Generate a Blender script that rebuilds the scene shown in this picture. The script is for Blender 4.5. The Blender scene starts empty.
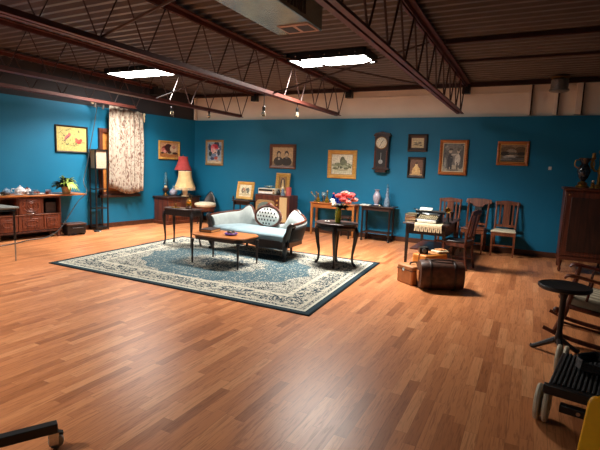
import bpy, bmesh, math, random
from math import sin, cos, pi, radians as R
from mathutils import Vector, Matrix
random.seed(4)
SC = bpy.context.scene
COL = SC.collection

# ------------------------------------------------------------------ materials
def lin(c):
    def f(v):
        v /= 255.0
        return v/12.92 if v <= .04045 else ((v+.055)/1.055)**2.4
    return (f(c[0]), f(c[1]), f(c[2]), 1.0)

def base_mat(name):
    m = bpy.data.materials.new(name); m.use_nodes = True
    nt = m.node_tree
    b = nt.nodes['Principled BSDF']
    return m, nt, b

def N(nt, t, **kw):
    n = nt.nodes.new(t)
    for k, v in kw.items(): setattr(n, k, v)
    return n

def math_node(nt, op, a, b=None, c=None):
    n = N(nt, 'ShaderNodeMath', operation=op)
    for i, v in enumerate((a, b, c)):
        if v is None: continue
        if isinstance(v, (int, float)): n.inputs[i].default_value = v
        else: nt.links.new(v, n.inputs[i])
    return n.outputs[0]

def ramp(nt, fac, stops, interp='LINEAR'):
    r = N(nt, 'ShaderNodeValToRGB'); cr = r.color_ramp; cr.interpolation = interp
    while len(cr.elements) < len(stops): cr.elements.new(.5)
    for e, (p, c) in zip(cr.elements, stops):
        e.position = p; e.color = c if len(c) == 4 else lin(c)
    nt.links.new(fac, r.inputs[0])
    return r.outputs[0]

def mixc(nt, fac, a, b, mode='MIX'):
    n = N(nt, 'ShaderNodeMix', data_type='RGBA', blend_type=mode)
    for s, v in ((n.inputs[0], fac), (n.inputs[6], a), (n.inputs[7], b)):
        if isinstance(v, (int, float)): s.default_value = v
        elif isinstance(v, tuple): s.default_value = v
        else: nt.links.new(v, s)
    return n.outputs[2]

def plain(name, c, rough=.5, metal=0, var=.12, scale=30, bump=0, spec=.5, coat=0, sheen=0):
    m, nt, b = base_mat(name)
    tc = N(nt, 'ShaderNodeTexCoord'); no = N(nt, 'ShaderNodeTexNoise')
    no.inputs['Scale'].default_value = scale; no.inputs['Detail'].default_value = 4
    nt.links.new(tc.outputs['Object'], no.inputs['Vector'])
    l = lin(c)
    lo = tuple(x*(1-var) for x in l[:3])+(1,); hi = tuple(min(1, x*(1+var)) for x in l[:3])+(1,)
    nt.links.new(ramp(nt, no.outputs['Fac'], [(.3, lo), (.7, hi)]), b.inputs['Base Color'])
    b.inputs['Roughness'].default_value = rough; b.inputs['Metallic'].default_value = metal
    b.inputs['Specular IOR Level'].default_value = spec
    if coat: b.inputs['Coat Weight'].default_value = coat
    if sheen: b.inputs['Sheen Weight'].default_value = sheen
    if bump:
        bp = N(nt, 'ShaderNodeBump'); bp.inputs['Strength'].default_value = bump; bp.inputs['Distance'].default_value = .01
        nt.links.new(no.outputs['Fac'], bp.inputs['Height']); nt.links.new(bp.outputs[0], b.inputs['Normal'])
    return m

def wood(name, c1, c2, axis='Z', scale=14, rough=.4, spec=.5):
    m, nt, b = base_mat(name)
    tc = N(nt, 'ShaderNodeTexCoord'); mp = N(nt, 'ShaderNodeMapping')
    s = [scale]*3; s['XYZ'.index(axis)] = scale*.09
    mp.inputs['Scale'].default_value = s
    nt.links.new(tc.outputs['Object'], mp.inputs[0])
    no = N(nt, 'ShaderNodeTexNoise'); no.inputs['Scale'].default_value = 1.6; no.inputs['Detail'].default_value = 6
    no.inputs['Distortion'].default_value = .8
    nt.links.new(mp.outputs[0], no.inputs['Vector'])
    nt.links.new(ramp(nt, no.outputs['Fac'], [(.32, c1), (.68, c2)]), b.inputs['Base Color'])
    b.inputs['Roughness'].default_value = rough; b.inputs['Specular IOR Level'].default_value = spec
    return m

def glass(name, c, rough=.05):
    m, nt, b = base_mat(name)
    b.inputs['Base Color'].default_value = lin(c); b.inputs['Transmission Weight'].default_value = .85
    b.inputs['Roughness'].default_value = rough; b.inputs['IOR'].default_value = 1.3
    return m

def emit(name, c, s):
    m, nt, b = base_mat(name)
    b.inputs['Base Color'].default_value = lin(c)
    b.inputs['Emission Color'].default_value = lin(c); b.inputs['Emission Strength'].default_value = s
    return m

def mat_floor():
    m, nt, b = base_mat('laminate_planks')
    tc = N(nt, 'ShaderNodeTexCoord'); sp = N(nt, 'ShaderNodeSeparateXYZ')
    nt.links.new(tc.outputs['Object'], sp.inputs[0])
    W, L = .072, .56
    fx = math_node(nt, 'DIVIDE', sp.outputs[0], W); ix = math_node(nt, 'FLOOR', fx)
    wn = N(nt, 'ShaderNodeTexWhiteNoise', noise_dimensions='1D'); nt.links.new(ix, wn.inputs['W'])
    fy = math_node(nt, 'ADD', math_node(nt, 'DIVIDE', sp.outputs[1], L), math_node(nt, 'MULTIPLY', wn.outputs['Value'], 7.3))
    iy = math_node(nt, 'FLOOR', fy)
    cb = N(nt, 'ShaderNodeCombineXYZ'); nt.links.new(ix, cb.inputs[0]); nt.links.new(iy, cb.inputs[1])
    w2 = N(nt, 'ShaderNodeTexWhiteNoise', noise_dimensions='3D'); nt.links.new(cb.outputs[0], w2.inputs['Vector'])
    tone = ramp(nt, w2.outputs['Value'], [(0, (156, 95, 57)), (.18, (182, 115, 72)), (.8, (197, 129, 83)), (1, (208, 143, 96))])
    mp = N(nt, 'ShaderNodeMapping'); mp.inputs['Scale'].default_value = (46, 3.2, 1)
    ad = N(nt, 'ShaderNodeVectorMath', operation='ADD'); nt.links.new(tc.outputs['Object'], ad.inputs[0]); nt.links.new(w2.outputs['Color'], ad.inputs[1])
    nt.links.new(ad.outputs[0], mp.inputs[0])
    no = N(nt, 'ShaderNodeTexNoise'); no.inputs['Scale'].default_value = 1.5; no.inputs['Detail'].default_value = 7; no.inputs['Distortion'].default_value = 1.2
    nt.links.new(mp.outputs[0], no.inputs['Vector'])
    g = ramp(nt, no.outputs['Fac'], [(.3, (.55, .47, .40, 1)), (.5, (1, 1, 1, 1)), (.75, (1.1, 1.08, 1.04, 1))])
    c = mixc(nt, .75, tone, g, 'MULTIPLY')
    # joint lines: fine between strips, a little stronger between boards of three strips
    def line(v, w):
        fr = math_node(nt, 'FRACT', v)
        return math_node(nt, 'LESS_THAN', math_node(nt, 'MINIMUM', fr, math_node(nt, 'SUBTRACT', 1.0, fr)), w)
    ln = math_node(nt, 'MAXIMUM', line(fx, .018), line(fy, .0035))
    l3 = line(math_node(nt, 'DIVIDE', fx, 3.0), .012)
    c = mixc(nt, math_node(nt, 'MULTIPLY', ln, .25), c, lin((92, 55, 32)))
    c = mixc(nt, math_node(nt, 'MULTIPLY', l3, .18), c, lin((80, 46, 26)))
    nt.links.new(c, b.inputs['Base Color'])
    rr = ramp(nt, no.outputs['Fac'], [(.3, (.36, .36, .36, 1)), (.7, (.31, .31, .31, 1))])
    nt.links.new(rr, b.inputs['Roughness']); b.inputs['Specular IOR Level'].default_value = .25
    return m

def mat_rug(hx, hy):
    m, nt, b = base_mat('oriental_rug_wool')
    tc = N(nt, 'ShaderNodeTexCoord'); sp = N(nt, 'ShaderNodeSeparateXYZ'); nt.links.new(tc.outputs['Object'], sp.inputs[0])
    ax = math_node(nt, 'ABSOLUTE', math_node(nt, 'MULTIPLY_ADD', sp.outputs[1], .06, sp.outputs[0])); ay = math_node(nt, 'ABSOLUTE', sp.outputs[1])
    d = math_node(nt, 'MINIMUM', math_node(nt, 'SUBTRACT', hx, ax), math_node(nt, 'SUBTRACT', hy, ay))
    cb = N(nt, 'ShaderNodeCombineXYZ'); nt.links.new(ax, cb.inputs[0]); nt.links.new(ay, cb.inputs[1])
    def vor(scale, feat='F1'):
        v = N(nt, 'ShaderNodeTexVoronoi', feature=feat); v.inputs['Scale'].default_value = scale
        nt.links.new(cb.outputs[0], v.inputs['Vector']); return v
    def noi(scale, det=3, dist=0):
        v = N(nt, 'ShaderNodeTexNoise'); v.inputs['Scale'].default_value = scale; v.inputs['Detail'].default_value = det
        v.inputs['Distortion'].default_value = dist
        nt.links.new(cb.outputs[0], v.inputs['Vector']); return v.outputs['Fac']
    cream, grey, teal, dark, dk2 = lin((168, 162, 146)), lin((96, 102, 102)), lin((58, 80, 88)), lin((26, 32, 36)), lin((40, 54, 62))
    # leafy scrolls on cream
    v1 = vor(9); v2 = vor(26); 
    n1 = noi(17, 3, 2.0); n2 = noi(36, 2, 1.0); n3 = noi(6, 2, 1.5)
    floral = ramp(nt, n1, [(0, dark), (.42, dark), (.445, grey), (.48, cream), (.55, cream), (.575, grey), (.60, dk2), (1, dk2)], 'CONSTANT')
    petals = ramp(nt, v2.outputs['Distance'], [(0, dark), (.16, grey), (.25, cream), (1, cream)], 'CONSTANT')
    sprig = mixc(nt, .5, floral, petals, 'DARKEN')
    sprig = mixc(nt, 1.0, floral, petals, 'DARKEN')
    fine = ramp(nt, n2, [(0, dk2), (.45, dk2), (.46, cream), (.58, cream), (.59, grey), (1, grey)], 'CONSTANT')
    cream_zone = mixc(nt, .5, sprig, fine)
    cream_zone = mixc(nt, math_node(nt, 'GREATER_THAN', n3, .5), sprig, fine)
    blue_zone = ramp(nt, n1, [(0, cream), (.35, cream), (.37, teal), (.60, teal), (.63, cream), (.69, dk2), (1, dk2)], 'CONSTANT')
    dark_zone = ramp(nt, n2, [(0, cream), (.40, grey), (.46, dk2), (1, dark)], 'CONSTANT')
    # field shapes: central medallion, blue field with scalloped edge, cream spandrels
    th = math_node(nt, 'ARCTAN2', ay, ax)
    rad = math_node(nt, 'SQRT', math_node(nt, 'ADD', math_node(nt, 'POWER', math_node(nt, 'DIVIDE', ax, hx), 2.0),
                                        math_node(nt, 'POWER', math_node(nt, 'DIVIDE', ay, hy), 2.0)))
    wob = math_node(nt, 'MULTIPLY', math_node(nt, 'ABSOLUTE', math_node(nt, 'SINE', math_node(nt, 'MULTIPLY', th, 8.0))), .05)
    rr = math_node(nt, 'ADD', rad, wob)
    rr = math_node(nt, 'ADD', rr, math_node(nt, 'MULTIPLY', math_node(nt, 'SUBTRACT', n1, .5), .12))
    def less(a, v): return math_node(nt, 'LESS_THAN', a, v)
    c = mixc(nt, less(rr, .70), cream_zone, blue_zone)
    c = mixc(nt, less(rr, .36), c, cream_zone)
    c = mixc(nt, less(rr, .24), c, dark_zone)
    c = mixc(nt, less(rr, .12), c, cream_zone)
    # border bands
    sw = ramp(nt, v1.outputs['Distance'], [(0, dk2), (.12, grey), (.2, cream), (.40, cream), (.43, dk2), (.5, grey), (.56, cream), (1, cream)], 'CONSTANT')
    dots = ramp(nt, v2.outputs['Distance'], [(0, dark), (.22, dark), (.23, cream), (1, cream)], 'CONSTANT')
    c = mixc(nt, less(d, .52), c, dots)
    swn = mixc(nt, math_node(nt, 'GREATER_THAN', n1, .53), sw, dk2)
    c = mixc(nt, less(d, .46), c, swn)
    c = mixc(nt, less(d, .21), c, dots)
    c = mixc(nt, less(d, .17), c, fine)
    c = mixc(nt, less(d, .115), c, lin((178, 176, 162)))
    c = mixc(nt, less(d, .085), c, lin((34, 50, 58)))
    c = mixc(nt, less(d, .025), c, lin((20, 27, 31)))
    nt.links.new(c, b.inputs['Base Color']); b.inputs['Roughness'].default_value = .95; b.inputs['Specular IOR Level'].default_value = .1
    return m

def mat_curtain():
    m, nt, b = base_mat('floral_curtain_cotton')
    tc = N(nt, 'ShaderNodeTexCoord'); no = N(nt, 'ShaderNodeTexNoise'); no.inputs['Scale'].default_value = 9; no.inputs['Detail'].default_value = 4; no.inputs['Distortion'].default_value = 1.5
    nt.links.new(tc.outputs['Object'], no.inputs['Vector'])
    vo = N(nt, 'ShaderNodeTexVoronoi'); vo.inputs['Scale'].default_value = 7; nt.links.new(tc.outputs['Object'], vo.inputs['Vector'])
    mp = N(nt, 'ShaderNodeMapping'); mp.inputs['Scale'].default_value = (1, 1, .45); nt.links.new(tc.outputs['Object'], mp.inputs[0])
    no.inputs['Scale'].default_value = 15; nt.links.new(mp.outputs[0], no.inputs['Vector']); nt.links.new(mp.outputs[0], vo.inputs['Vector']); vo.inputs['Scale'].default_value = 13
    a = ramp(nt, no.outputs['Fac'], [(0, (70, 60, 50)), (.36, (104, 78, 66)), (.43, (158, 146, 130)), (.55, (168, 157, 141)), (.61, (122, 90, 78)), (.68, (98, 90, 72)), (1, (80, 76, 62))])
    f = ramp(nt, vo.outputs['Distance'], [(0, (150, 90, 84)), (.16, (190, 140, 124)), (.3, (255, 255, 255)), (1, (255, 255, 255))])
    nt.links.new(mixc(nt, .8, a, f, 'MULTIPLY'), b.inputs['Base Color'])
    b.inputs['Roughness'].default_value = .9
    return m

def mat_art():
    m, nt, b = base_mat('printed_picture')
    at = N(nt, 'ShaderNodeAttribute', attribute_name='Col')
    tc = N(nt, 'ShaderNodeTexCoord'); no = N(nt, 'ShaderNodeTexNoise'); no.inputs['Scale'].default_value = 28; no.inputs['Detail'].default_value = 5
    nt.links.new(tc.outputs['Object'], no.inputs['Vector'])
    g = ramp(nt, no.outputs['Fac'], [(.3, (.62, .62, .62, 1)), (.7, (1.15, 1.12, 1.05, 1))])
    nt.links.new(mixc(nt, 1.0, at.outputs['Color'], g, 'MULTIPLY'), b.inputs['Base Color'])
    b.inputs['Roughness'].default_value = .45
    return m

def mat_stripe(name, c1, c2, freq, axis='X', rough=.9):
    m, nt, b = base_mat(name)
    tc = N(nt, 'ShaderNodeTexCoord'); sp = N(nt, 'ShaderNodeSeparateXYZ'); nt.links.new(tc.outputs['Object'], sp.inputs[0])
    s = math_node(nt, 'SINE', math_node(nt, 'MULTIPLY', sp.outputs['XYZ'.index(axis)], freq))
    nt.links.new(ramp(nt, math_node(nt, 'MULTIPLY_ADD', s, .5, .5), [(.3, c1), (.7, c2)]), b.inputs['Base Color'])
    b.inputs['Roughness'].default_value = rough
    return m

M = {}
M['floor'] = mat_floor()
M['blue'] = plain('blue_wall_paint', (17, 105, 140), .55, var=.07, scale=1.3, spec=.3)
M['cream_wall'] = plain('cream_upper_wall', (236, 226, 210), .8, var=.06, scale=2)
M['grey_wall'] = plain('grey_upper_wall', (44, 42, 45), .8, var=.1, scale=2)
M['baseboard'] = wood('dark_baseboard', (52, 28, 18), (84, 48, 30), 'X')
M['deck'] = plain('brown_painted_steel_deck', (92, 84, 80), .4, var=.15, scale=3, spec=.4)
M['truss'] = plain('red_oxide_steel', (92, 48, 40), .45, var=.2, scale=8, metal=.2)
M['rod'] = plain('dark_steel_rod', (58, 38, 34), .4, var=.2, scale=8, metal=.3)
M['black'] = plain('black_paint', (18, 17, 17), .4, var=.2)
M['rubber'] = plain('black_rubber', (22, 22, 22), .75, var=.2)
M['panel'] = emit('fluorescent_panel', (255, 250, 242), 13)
M['duct'] = plain('galvanised_duct', (176, 196, 192), .24, metal=.85, var=.2, scale=5)
M['duct_dark'] = plain('dark_grille_metal', (40, 34, 32), .5, metal=.3)
M['register'] = plain('cream_register', (186, 150, 128), .5)
M['mahog'] = wood('mahogany', (50, 22, 14), (98, 48, 30), 'Z')
M['mahog_x'] = wood('mahogany_along', (50, 22, 14), (104, 52, 32), 'X')
M['walnut'] = wood('dark_walnut', (28, 16, 12), (58, 32, 22), 'X')
M['walnut_z'] = wood('dark_walnut_upright', (28, 16, 12), (60, 32, 22), 'Z')
M['ebony'] = wood('nearly_black_wood', (14, 10, 9), (36, 22, 17), 'Z', rough=.35)
M['oak'] = wood('honey_oak', (136, 76, 32), (178, 108, 52), 'X', rough=.35)
M['oak_z'] = wood('honey_oak_upright', (140, 84, 38), (180, 116, 60), 'Z', rough=.35)
M['brown'] = wood('brown_chair_wood', (84, 42, 24), (132, 72, 42), 'Z')
M['brown_x'] = wood('brown_wood_along', (84, 42, 24), (132, 72, 42), 'X')
M['carve'] = wood('carved_red_wood', (74, 30, 16), (124, 60, 34), 'Z', scale=22)
M['gilt'] = wood('gilt_frame', (156, 112, 48), (206, 162, 84), 'X', scale=40, rough=.35)
M['gilt_dull'] = wood('dull_gold_frame', (128, 100, 62), (170, 138, 92), 'X', scale=40)
M['oakframe'] = wood('orange_oak_frame', (138, 78, 34), (186, 112, 54), 'X', scale=30)
M['frame_brown'] = wood('brown_frame', (70, 42, 28), (106, 66, 44), 'X', scale=30)
M['frame_black'] = wood('black_frame', (18, 14, 12), (40, 28, 22), 'X', scale=30)
M['matboard'] = plain('cream_mount', (212, 196, 158), .8)
M['art'] = mat_art()
M['sofa'] = plain('pale_blue_velvet', (150, 157, 154), .85, var=.1, scale=10, sheen=.3)
M['seatvelvet'] = plain('blue_seat_velvet', (112, 136, 144), .85, var=.12, scale=10, sheen=.3)
M['white_cloth'] = plain('white_tufted_cloth', (222, 222, 214), .85)
M['lampshade_pale'] = plain('pale_lampshade', (168, 150, 128), .9)
M['cream_cloth'] = plain('cream_cushion_cloth', (206, 196, 168), .9, var=.15)
M['white'] = plain('white_glaze', (220, 218, 212), .25)
M['ivory'] = plain('ivory_ceramic', (224, 206, 168), .4)
M['shade_cream'] = plain('cream_lampshade', (196, 168, 118), .9, var=.12, scale=14)
M['shade_red'] = plain('red_lampshade', (168, 62, 60), .9, var=.12, scale=14)
M['fringe'] = plain('cream_fringe', (222, 204, 164), .95)
M['brass'] = plain('aged_brass', (150, 112, 54), .35, metal=.8)
M['bronze'] = plain('dark_blue_bronze_glaze', (38, 44, 50), .2, var=.6, scale=25, coat=.5)
M['chrome'] = plain('chrome', (190, 190, 190), .2, metal=1)
M['steel'] = plain('grey_steel', (150, 150, 146), .35, metal=.7)
M['clearglass'] = glass('clear_glass', (226, 240, 240))
M['blueglass'] = glass('pale_blue_glass', (150, 200, 214))
M['cobalt'] = glass('cobalt_glass', (40, 60, 190))
M['amberglass'] = glass('amber_glass', (226, 170, 60))
M['bulbglass'] = glass('bulb_glass', (236, 222, 196))
M['yellowgreen'] = plain('yellow_green_glaze', (176, 178, 40), .2, coat=.5)
M['leaf'] = plain('green_leaf', (66, 96, 40), .5, var=.3, scale=20)
M['leaf_pale'] = plain('yellow_green_leaf', (150, 172, 72), .5, var=.35, scale=20)
M['leaf_dark'] = plain('dark_leaf', (24, 38, 24), .5, var=.3, scale=20)
M['rose'] = plain('coral_petal', (206, 88, 84), .7, var=.25, scale=25)
M['pinkpetal'] = plain('pale_pink_petal', (222, 138, 122), .7, var=.2, scale=25)
M['whitepetal'] = plain('white_petal', (236, 226, 208), .7)
M['lavender'] = plain('lavender_glaze', (156, 150, 162), .3)
M['bluewhite'] = plain('blue_and_white_glaze', (112, 130, 148), .25, var=.5, scale=40)
M['terracotta'] = plain('tan_pot', (186, 140, 92), .7)
M['pinktin'] = plain('pink_tin', (190, 96, 88), .45)
M['screen'] = plain('grey_television_glass', (104, 116, 108), .12, var=.05)
M['grille'] = mat_stripe('cream_speaker_cloth', (206, 180, 130), (178, 150, 104), 420, 'X')
M['radio'] = plain('cream_radio_plastic', (206, 196, 172), .4)
M['leather'] = plain('brown_leather', (74, 44, 30), .5, var=.55, scale=14, bump=.3)
M['leather_dark'] = plain('dark_leather_strap', (40, 24, 18), .5, var=.2)
M['tan'] = plain('tan_suitcase', (176, 116, 66), .6, var=.15, scale=10)
M['orange'] = plain('orange_suitcase', (206, 126, 44), .55, var=.12, scale=10)
M['lace'] = plain('cream_lace', (216, 200, 164), .95, var=.2, scale=60)
M['paper'] = plain('paper', (226, 222, 208), .8)
M['bookbrown'] = plain('brown_book_cloth', (128, 72, 40), .7)
M['booktan'] = plain('tan_book_cloth', (166, 116, 62), .7)
M['bookgreen'] = plain('green_grey_book_cloth', (84, 74, 50), .7)
M['bookred'] = plain('red_brown_book_cloth', (112, 48, 32), .7)
M['purple'] = plain('purple_glass_dish', (96, 72, 140), .15, var=.3)
M['amberblind'] = wood('amber_window_board', (150, 92, 40), (184, 118, 56), 'X')
M['curtain'] = mat_curtain()
M['yellow'] = plain('yellow_plastic', (244, 176, 8), .4, var=.04)
M['beigewheel'] = plain('beige_rubber_wheel', (186, 172, 146), .6)
M['greytop'] = plain('grey_table_top', (124, 124, 118), .5)
M['redarm'] = wood('reddish_arm_wood', (74, 28, 18), (110, 46, 30), 'X')
M['quilt'] = mat_stripe('striped_cushion', (214, 202, 172), (160, 146, 120), 70, 'X')
M['bone'] = plain('clock_face', (214, 206, 180), .4)
M['speckle'] = plain('porcelain_flowered', (208, 200, 198), .25, var=.25, scale=40)

# ------------------------------------------------------------------ mesh builder
def smooth_path(pts, n=6):
    pts = [Vector(p) for p in pts]; out = []
    P = [pts[0]*2-pts[1]]+pts+[pts[-1]*2-pts[-2]]
    for i in range(1, len(P)-2):
        for k in range(n):
            t = k/n
            a, b, c, d = P[i-1], P[i], P[i+1], P[i+2]
            out.append(.5*((2*b)+(c-a)*t+(2*a-5*b+4*c-d)*t*t+(3*b-a-3*c+d)*t**3))
    out.append(pts[-1]); return out

class MB:
    def __init__(s): s.bm = bmesh.new(); s.mi = 0; s.mark = 0
    def _fin(s, faces):
        for f in faces: f.material_index = s.mi
    def box(s, c, d, rx=0, ry=0, rz=0, taper=1.0):
        m = Matrix.Translation(c) @ Matrix.Rotation(rz, 4, 'Z') @ Matrix.Rotation(ry, 4, 'Y') @ Matrix.Rotation(rx, 4, 'X')
        vs = []
        for z in (-1, 1):
            k = taper if z < 0 else 1
            for x, y in ((-1, -1), (1, -1), (1, 1), (-1, 1)):
                vs.append(s.bm.verts.new(m @ Vector((x*d[0]/2*k, y*d[1]/2*k, z*d[2]/2))))
        F = [s.bm.faces.new([vs[i] for i in q]) for q in ((3, 2, 1, 0), (4, 5, 6, 7), (0, 1, 5, 4), (1, 2, 6, 5), (2, 3, 7, 6), (3, 0, 4, 7))]
        s._fin(F); return s
    def tube(s, pts, r, seg=8, sm=0, flat=1.0, up=None):
        rs = r if isinstance(r, (list, tuple)) else [r]*len(pts)
        if sm:
            n0 = len(pts); P = smooth_path(pts, sm); rr = []
            for i in range(len(P)):
                t = i/sm; k = min(int(t), n0-2); f = t-k
                rr.append(rs[k]*(1-f)+rs[k+1]*f)
            pts, rs = P, rr
        pts = [Vector(p) for p in pts]; rings = []
        t0 = (pts[1]-pts[0]).normalized()
        u = Vector(up) if up else (Vector((0, 0, 1)) if abs(t0.z) < .9 else Vector((1, 0, 0)))
        for i, p in enumerate(pts):
            t = (pts[min(i+1, len(pts)-1)]-pts[max(i-1, 0)]).normalized()
            a = u.cross(t)
            if a.length < 1e-5: a = Vector((1, .3, .2)).cross(t)
            a.normalize(); b = t.cross(a); u = b
            rings.append([s.bm.verts.new(p+(a*cos(2*pi*k/seg)+b*sin(2*pi*k/seg)*flat)*rs[i]) for k in range(seg)])
        F = []
        for A, B in zip(rings, rings[1:]):
            for k in range(seg): F.append(s.bm.faces.new((A[k], A[(k+1) % seg], B[(k+1) % seg], B[k])))
        F.append(s.bm.faces.new(rings[0][::-1])); F.append(s.bm.faces.new(rings[-1]))
        s._fin(F); return s
    def lathe(s, prof, c=(0, 0, 0), seg=20, sx=1, sy=1, rot=None, closed=True):
        m = Matrix.Translation(c) @ (rot.to_4x4() if rot else Matrix.Identity(4)); rings = []
        for r, z in prof:
            r = max(r, .0004)
            rings.append([s.bm.verts.new(m @ Vector((r*sx*cos(2*pi*k/seg), r*sy*sin(2*pi*k/seg), z))) for k in range(seg)])
        F = []
        for A, B in zip(rings, rings[1:]):
            for k in range(seg): F.append(s.bm.faces.new((A[k], A[(k+1) % seg], B[(k+1) % seg], B[k])))
        if closed: F.append(s.bm.faces.new(rings[0][::-1])); F.append(s.bm.faces.new(rings[-1]))
        s._fin(F); return s
    def prism(s, poly, h, m=None):
        """outline in local XY, extruded by h along local Z, placed by matrix m"""
        m = m or Matrix.Identity(4)
        a = [s.bm.verts.new(m @ Vector((x, y, 0))) for x, y in poly]; b = [s.bm.verts.new(m @ Vector((x, y, h))) for x, y in poly]
        n = len(poly); F = [s.bm.faces.new(a[::-1]), s.bm.faces.new(b)]
        for i in range(n): F.append(s.bm.faces.new((a[i], a[(i+1) % n], b[(i+1) % n], b[i])))
        s._fin(F); return s
    def ball(s, c, r, sx=1, sy=1, sz=1, u=14, v=9, rot=None):
        prof = [(r*sin(pi*k/v), -r*cos(pi*k/v)*sz) for k in range(v+1)]
        return s.lathe(prof, c, u, sx, sy, rot)
    def grid(s, fn, nu, nv, wrapv=False):
        g = [[s.bm.verts.new(fn(i/(nu-1), j/(nv if wrapv else nv-1))) for j in range(nv)] for i in range(nu)]
        F = []
        for i in range(nu-1):
            for j in range(nv if wrapv else nv-1):
                k = (j+1) % nv; F.append(s.bm.faces.new((g[i][j], g[i+1][j], g[i+1][k], g[i][k])))
        if wrapv: F.append(s.bm.faces.new(g[0][::-1])); F.append(s.bm.faces.new(g[-1]))
        s._fin(F); return s
    def leaf(s, p, d, L, w, droop=.4, nseg=5):
        p = Vector(p); d = Vector(d).normalized(); side = d.cross(Vector((0, 0, 1)))
        if side.length < .05: side = Vector((1, 0, 0))
        side.normalize(); L_ = []; C_ = []; R_ = []
        for i in range(nseg+1):
            t = i/nseg; q = p+d*L*t+Vector((0, 0, -droop*L*t*t)); ww = w*sin(pi*min(1, .12+.88*t))*.5+.001
            L_.append(s.bm.verts.new(q-side*ww+Vector((0, 0, ww*.35)))); C_.append(s.bm.verts.new(q)); R_.append(s.bm.verts.new(q+side*ww+Vector((0, 0, ww*.35))))
        F = []
        for i in range(nseg):
            F.append(s.bm.faces.new((L_[i], C_[i], C_[i+1], L_[i+1]))); F.append(s.bm.faces.new((C_[i], R_[i], R_[i+1], C_[i+1])))
        s._fin(F); return s

def build(name, mb, mats, parent=None, bev=0, smooth=True, solid=0, loc=None, rz=0, recalc=True, angle=35):
    if recalc: bmesh.ops.recalc_face_normals(mb.bm, faces=mb.bm.faces)
    me = bpy.data.meshes.new(name); mb.bm.to_mesh(me); mb.bm.free()
    if isinstance(mats, (str, bpy.types.Material)): mats = [mats]
    for m in mats: me.materials.append(M[m] if isinstance(m, str) else m)
    if smooth:
        for p in me.polygons: p.use_smooth = True
        me.set_sharp_from_angle(angle=R(angle))
    o = bpy.data.objects.new(name, me); COL.objects.link(o)
    if parent: o.parent = parent
    if loc is not None: o.location = loc; o.rotation_euler.z = rz
    if solid:
        md = o.modifiers.new('thick', 'SOLIDIFY'); md.thickness = solid; md.offset = 0
    if bev:
        md = o.modifiers.new('edge', 'BEVEL'); md.width = bev; md.segments = 2; md.limit_method = 'ANGLE'; md.angle_limit = R(40)
    return o

def tag(o, label, cat, group=None):
    o['label'] = label; o['category'] = cat
    if group: o['group'] = group
    return o
def thing(name, label, cat, loc=(0, 0, 0), rz=0, group=None):
    o = bpy.data.objects.new(name, None); COL.objects.link(o); o.empty_display_size = .1
    o.location = loc; o.rotation_euler.z = rz
    return tag(o, label, cat, group)
def struct(o): o['kind'] = 'structure'; return o
def kids(o): return [c for c in COL.objects if c.parent is o]
def dup(o, loc, rz=None, label=None, parent=None):
    c = o.copy(); COL.objects.link(c)
    if parent is not None: c.parent = parent
    else:
        c.location = loc
        if rz is not None: c.rotation_euler.z = rz
        if label: c['label'] = label
    for ch in kids(o): dup(ch, None, None, None, c)
    return c

# ------------------------------------------------------------------ room
YB = 9.4
WA = Vector((-7.92, 9.4, 0)); WD = Vector((.108, .994, 0)).normalized(); WN = Vector((WD.y, -WD.x, 0)); WR = math.atan2(WD.y, WD.x)
def LW(s, d, z=0): return WA+WD*s+WN*d+Vector((0, 0, z))
XR, YF, ZC = 2.7, -2.6, 3.2

b = MB(); b.box((-3.2, 3.5, -.05), (13.2, 13, .1)); struct(build('floor', b, 'floor', smooth=False))
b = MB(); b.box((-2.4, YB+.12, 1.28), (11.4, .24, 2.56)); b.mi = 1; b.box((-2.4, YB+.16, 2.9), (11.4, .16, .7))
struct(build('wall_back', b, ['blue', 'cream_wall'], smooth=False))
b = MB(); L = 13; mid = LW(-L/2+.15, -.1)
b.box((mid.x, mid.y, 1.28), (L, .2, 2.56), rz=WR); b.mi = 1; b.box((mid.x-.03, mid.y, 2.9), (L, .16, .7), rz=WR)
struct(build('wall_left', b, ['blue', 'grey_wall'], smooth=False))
b = MB(); b.box((XR+.1, 3.5, 1.6), (.2, 13, 3.3)); struct(build('wall_right', b, 'blue', smooth=False))
b = MB(); b.box((-3.2, YF-.1, 1.6), (13.2, .2, 3.3)); struct(build('wall_front', b, 'blue', smooth=False))
b = MB(); b.box((-2.6, YB-.008, .05), (10.6, .016, .1)); struct(build('baseboard_back', b, 'baseboard', smooth=False))
b = MB(); c = LW(-6, .008, .05); b.box(c, (12, .016, .1), rz=WR); struct(build('baseboard_left', b, 'baseboard', smooth=False))
# corrugated steel deck
b = MB(); prof = []; y = YF-.2; pitch = .17
while y < YB+.3:
    prof += [(y, ZC), (y+.05, ZC), (y+.085, ZC+.06), (y+.135, ZC+.06)]; y += pitch
def deck(u, v):
    p = prof[round(u*(len(prof)-1))]; return Vector((-9.8+v*12.7, p[0], p[1]))
b.grid(deck, len(prof), 2); o = build('ceiling', b, 'deck', smooth=False); struct(o)
b = MB(); b.box((-2.4, YB-.03, 3.15), (11, .06, .07)); struct(build('trim_1', b, 'rod', smooth=False))
b = MB(); b.box((-2.6, YB+.075, 3.0), (10.4, .012, .014)); struct(build('trim_2', b, 'cream_wall', smooth=False))
for i, (x, w) in enumerate(((-.17, .035), (.25, .05), (.6, .09))):
    b = MB(); b.box((x, YB+.03, 2.86), (w, .1, .56)); b.mi = 1; b.box((x+w/2+.012, YB+.06, 2.86), (.024, .04, .56))  # dark strip on each stud's right side paints its shadow
    struct(build('trim_%d' % (i+3), b, ['cream_wall', 'walnut_z'], smooth=False))
b = MB(); c = LW(.0, .0, 2.86); b.box((c.x+.03, c.y-.02, 2.86), (.05, .05, .58)); struct(build('trim_6', b, 'cream_wall', smooth=False))

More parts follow.
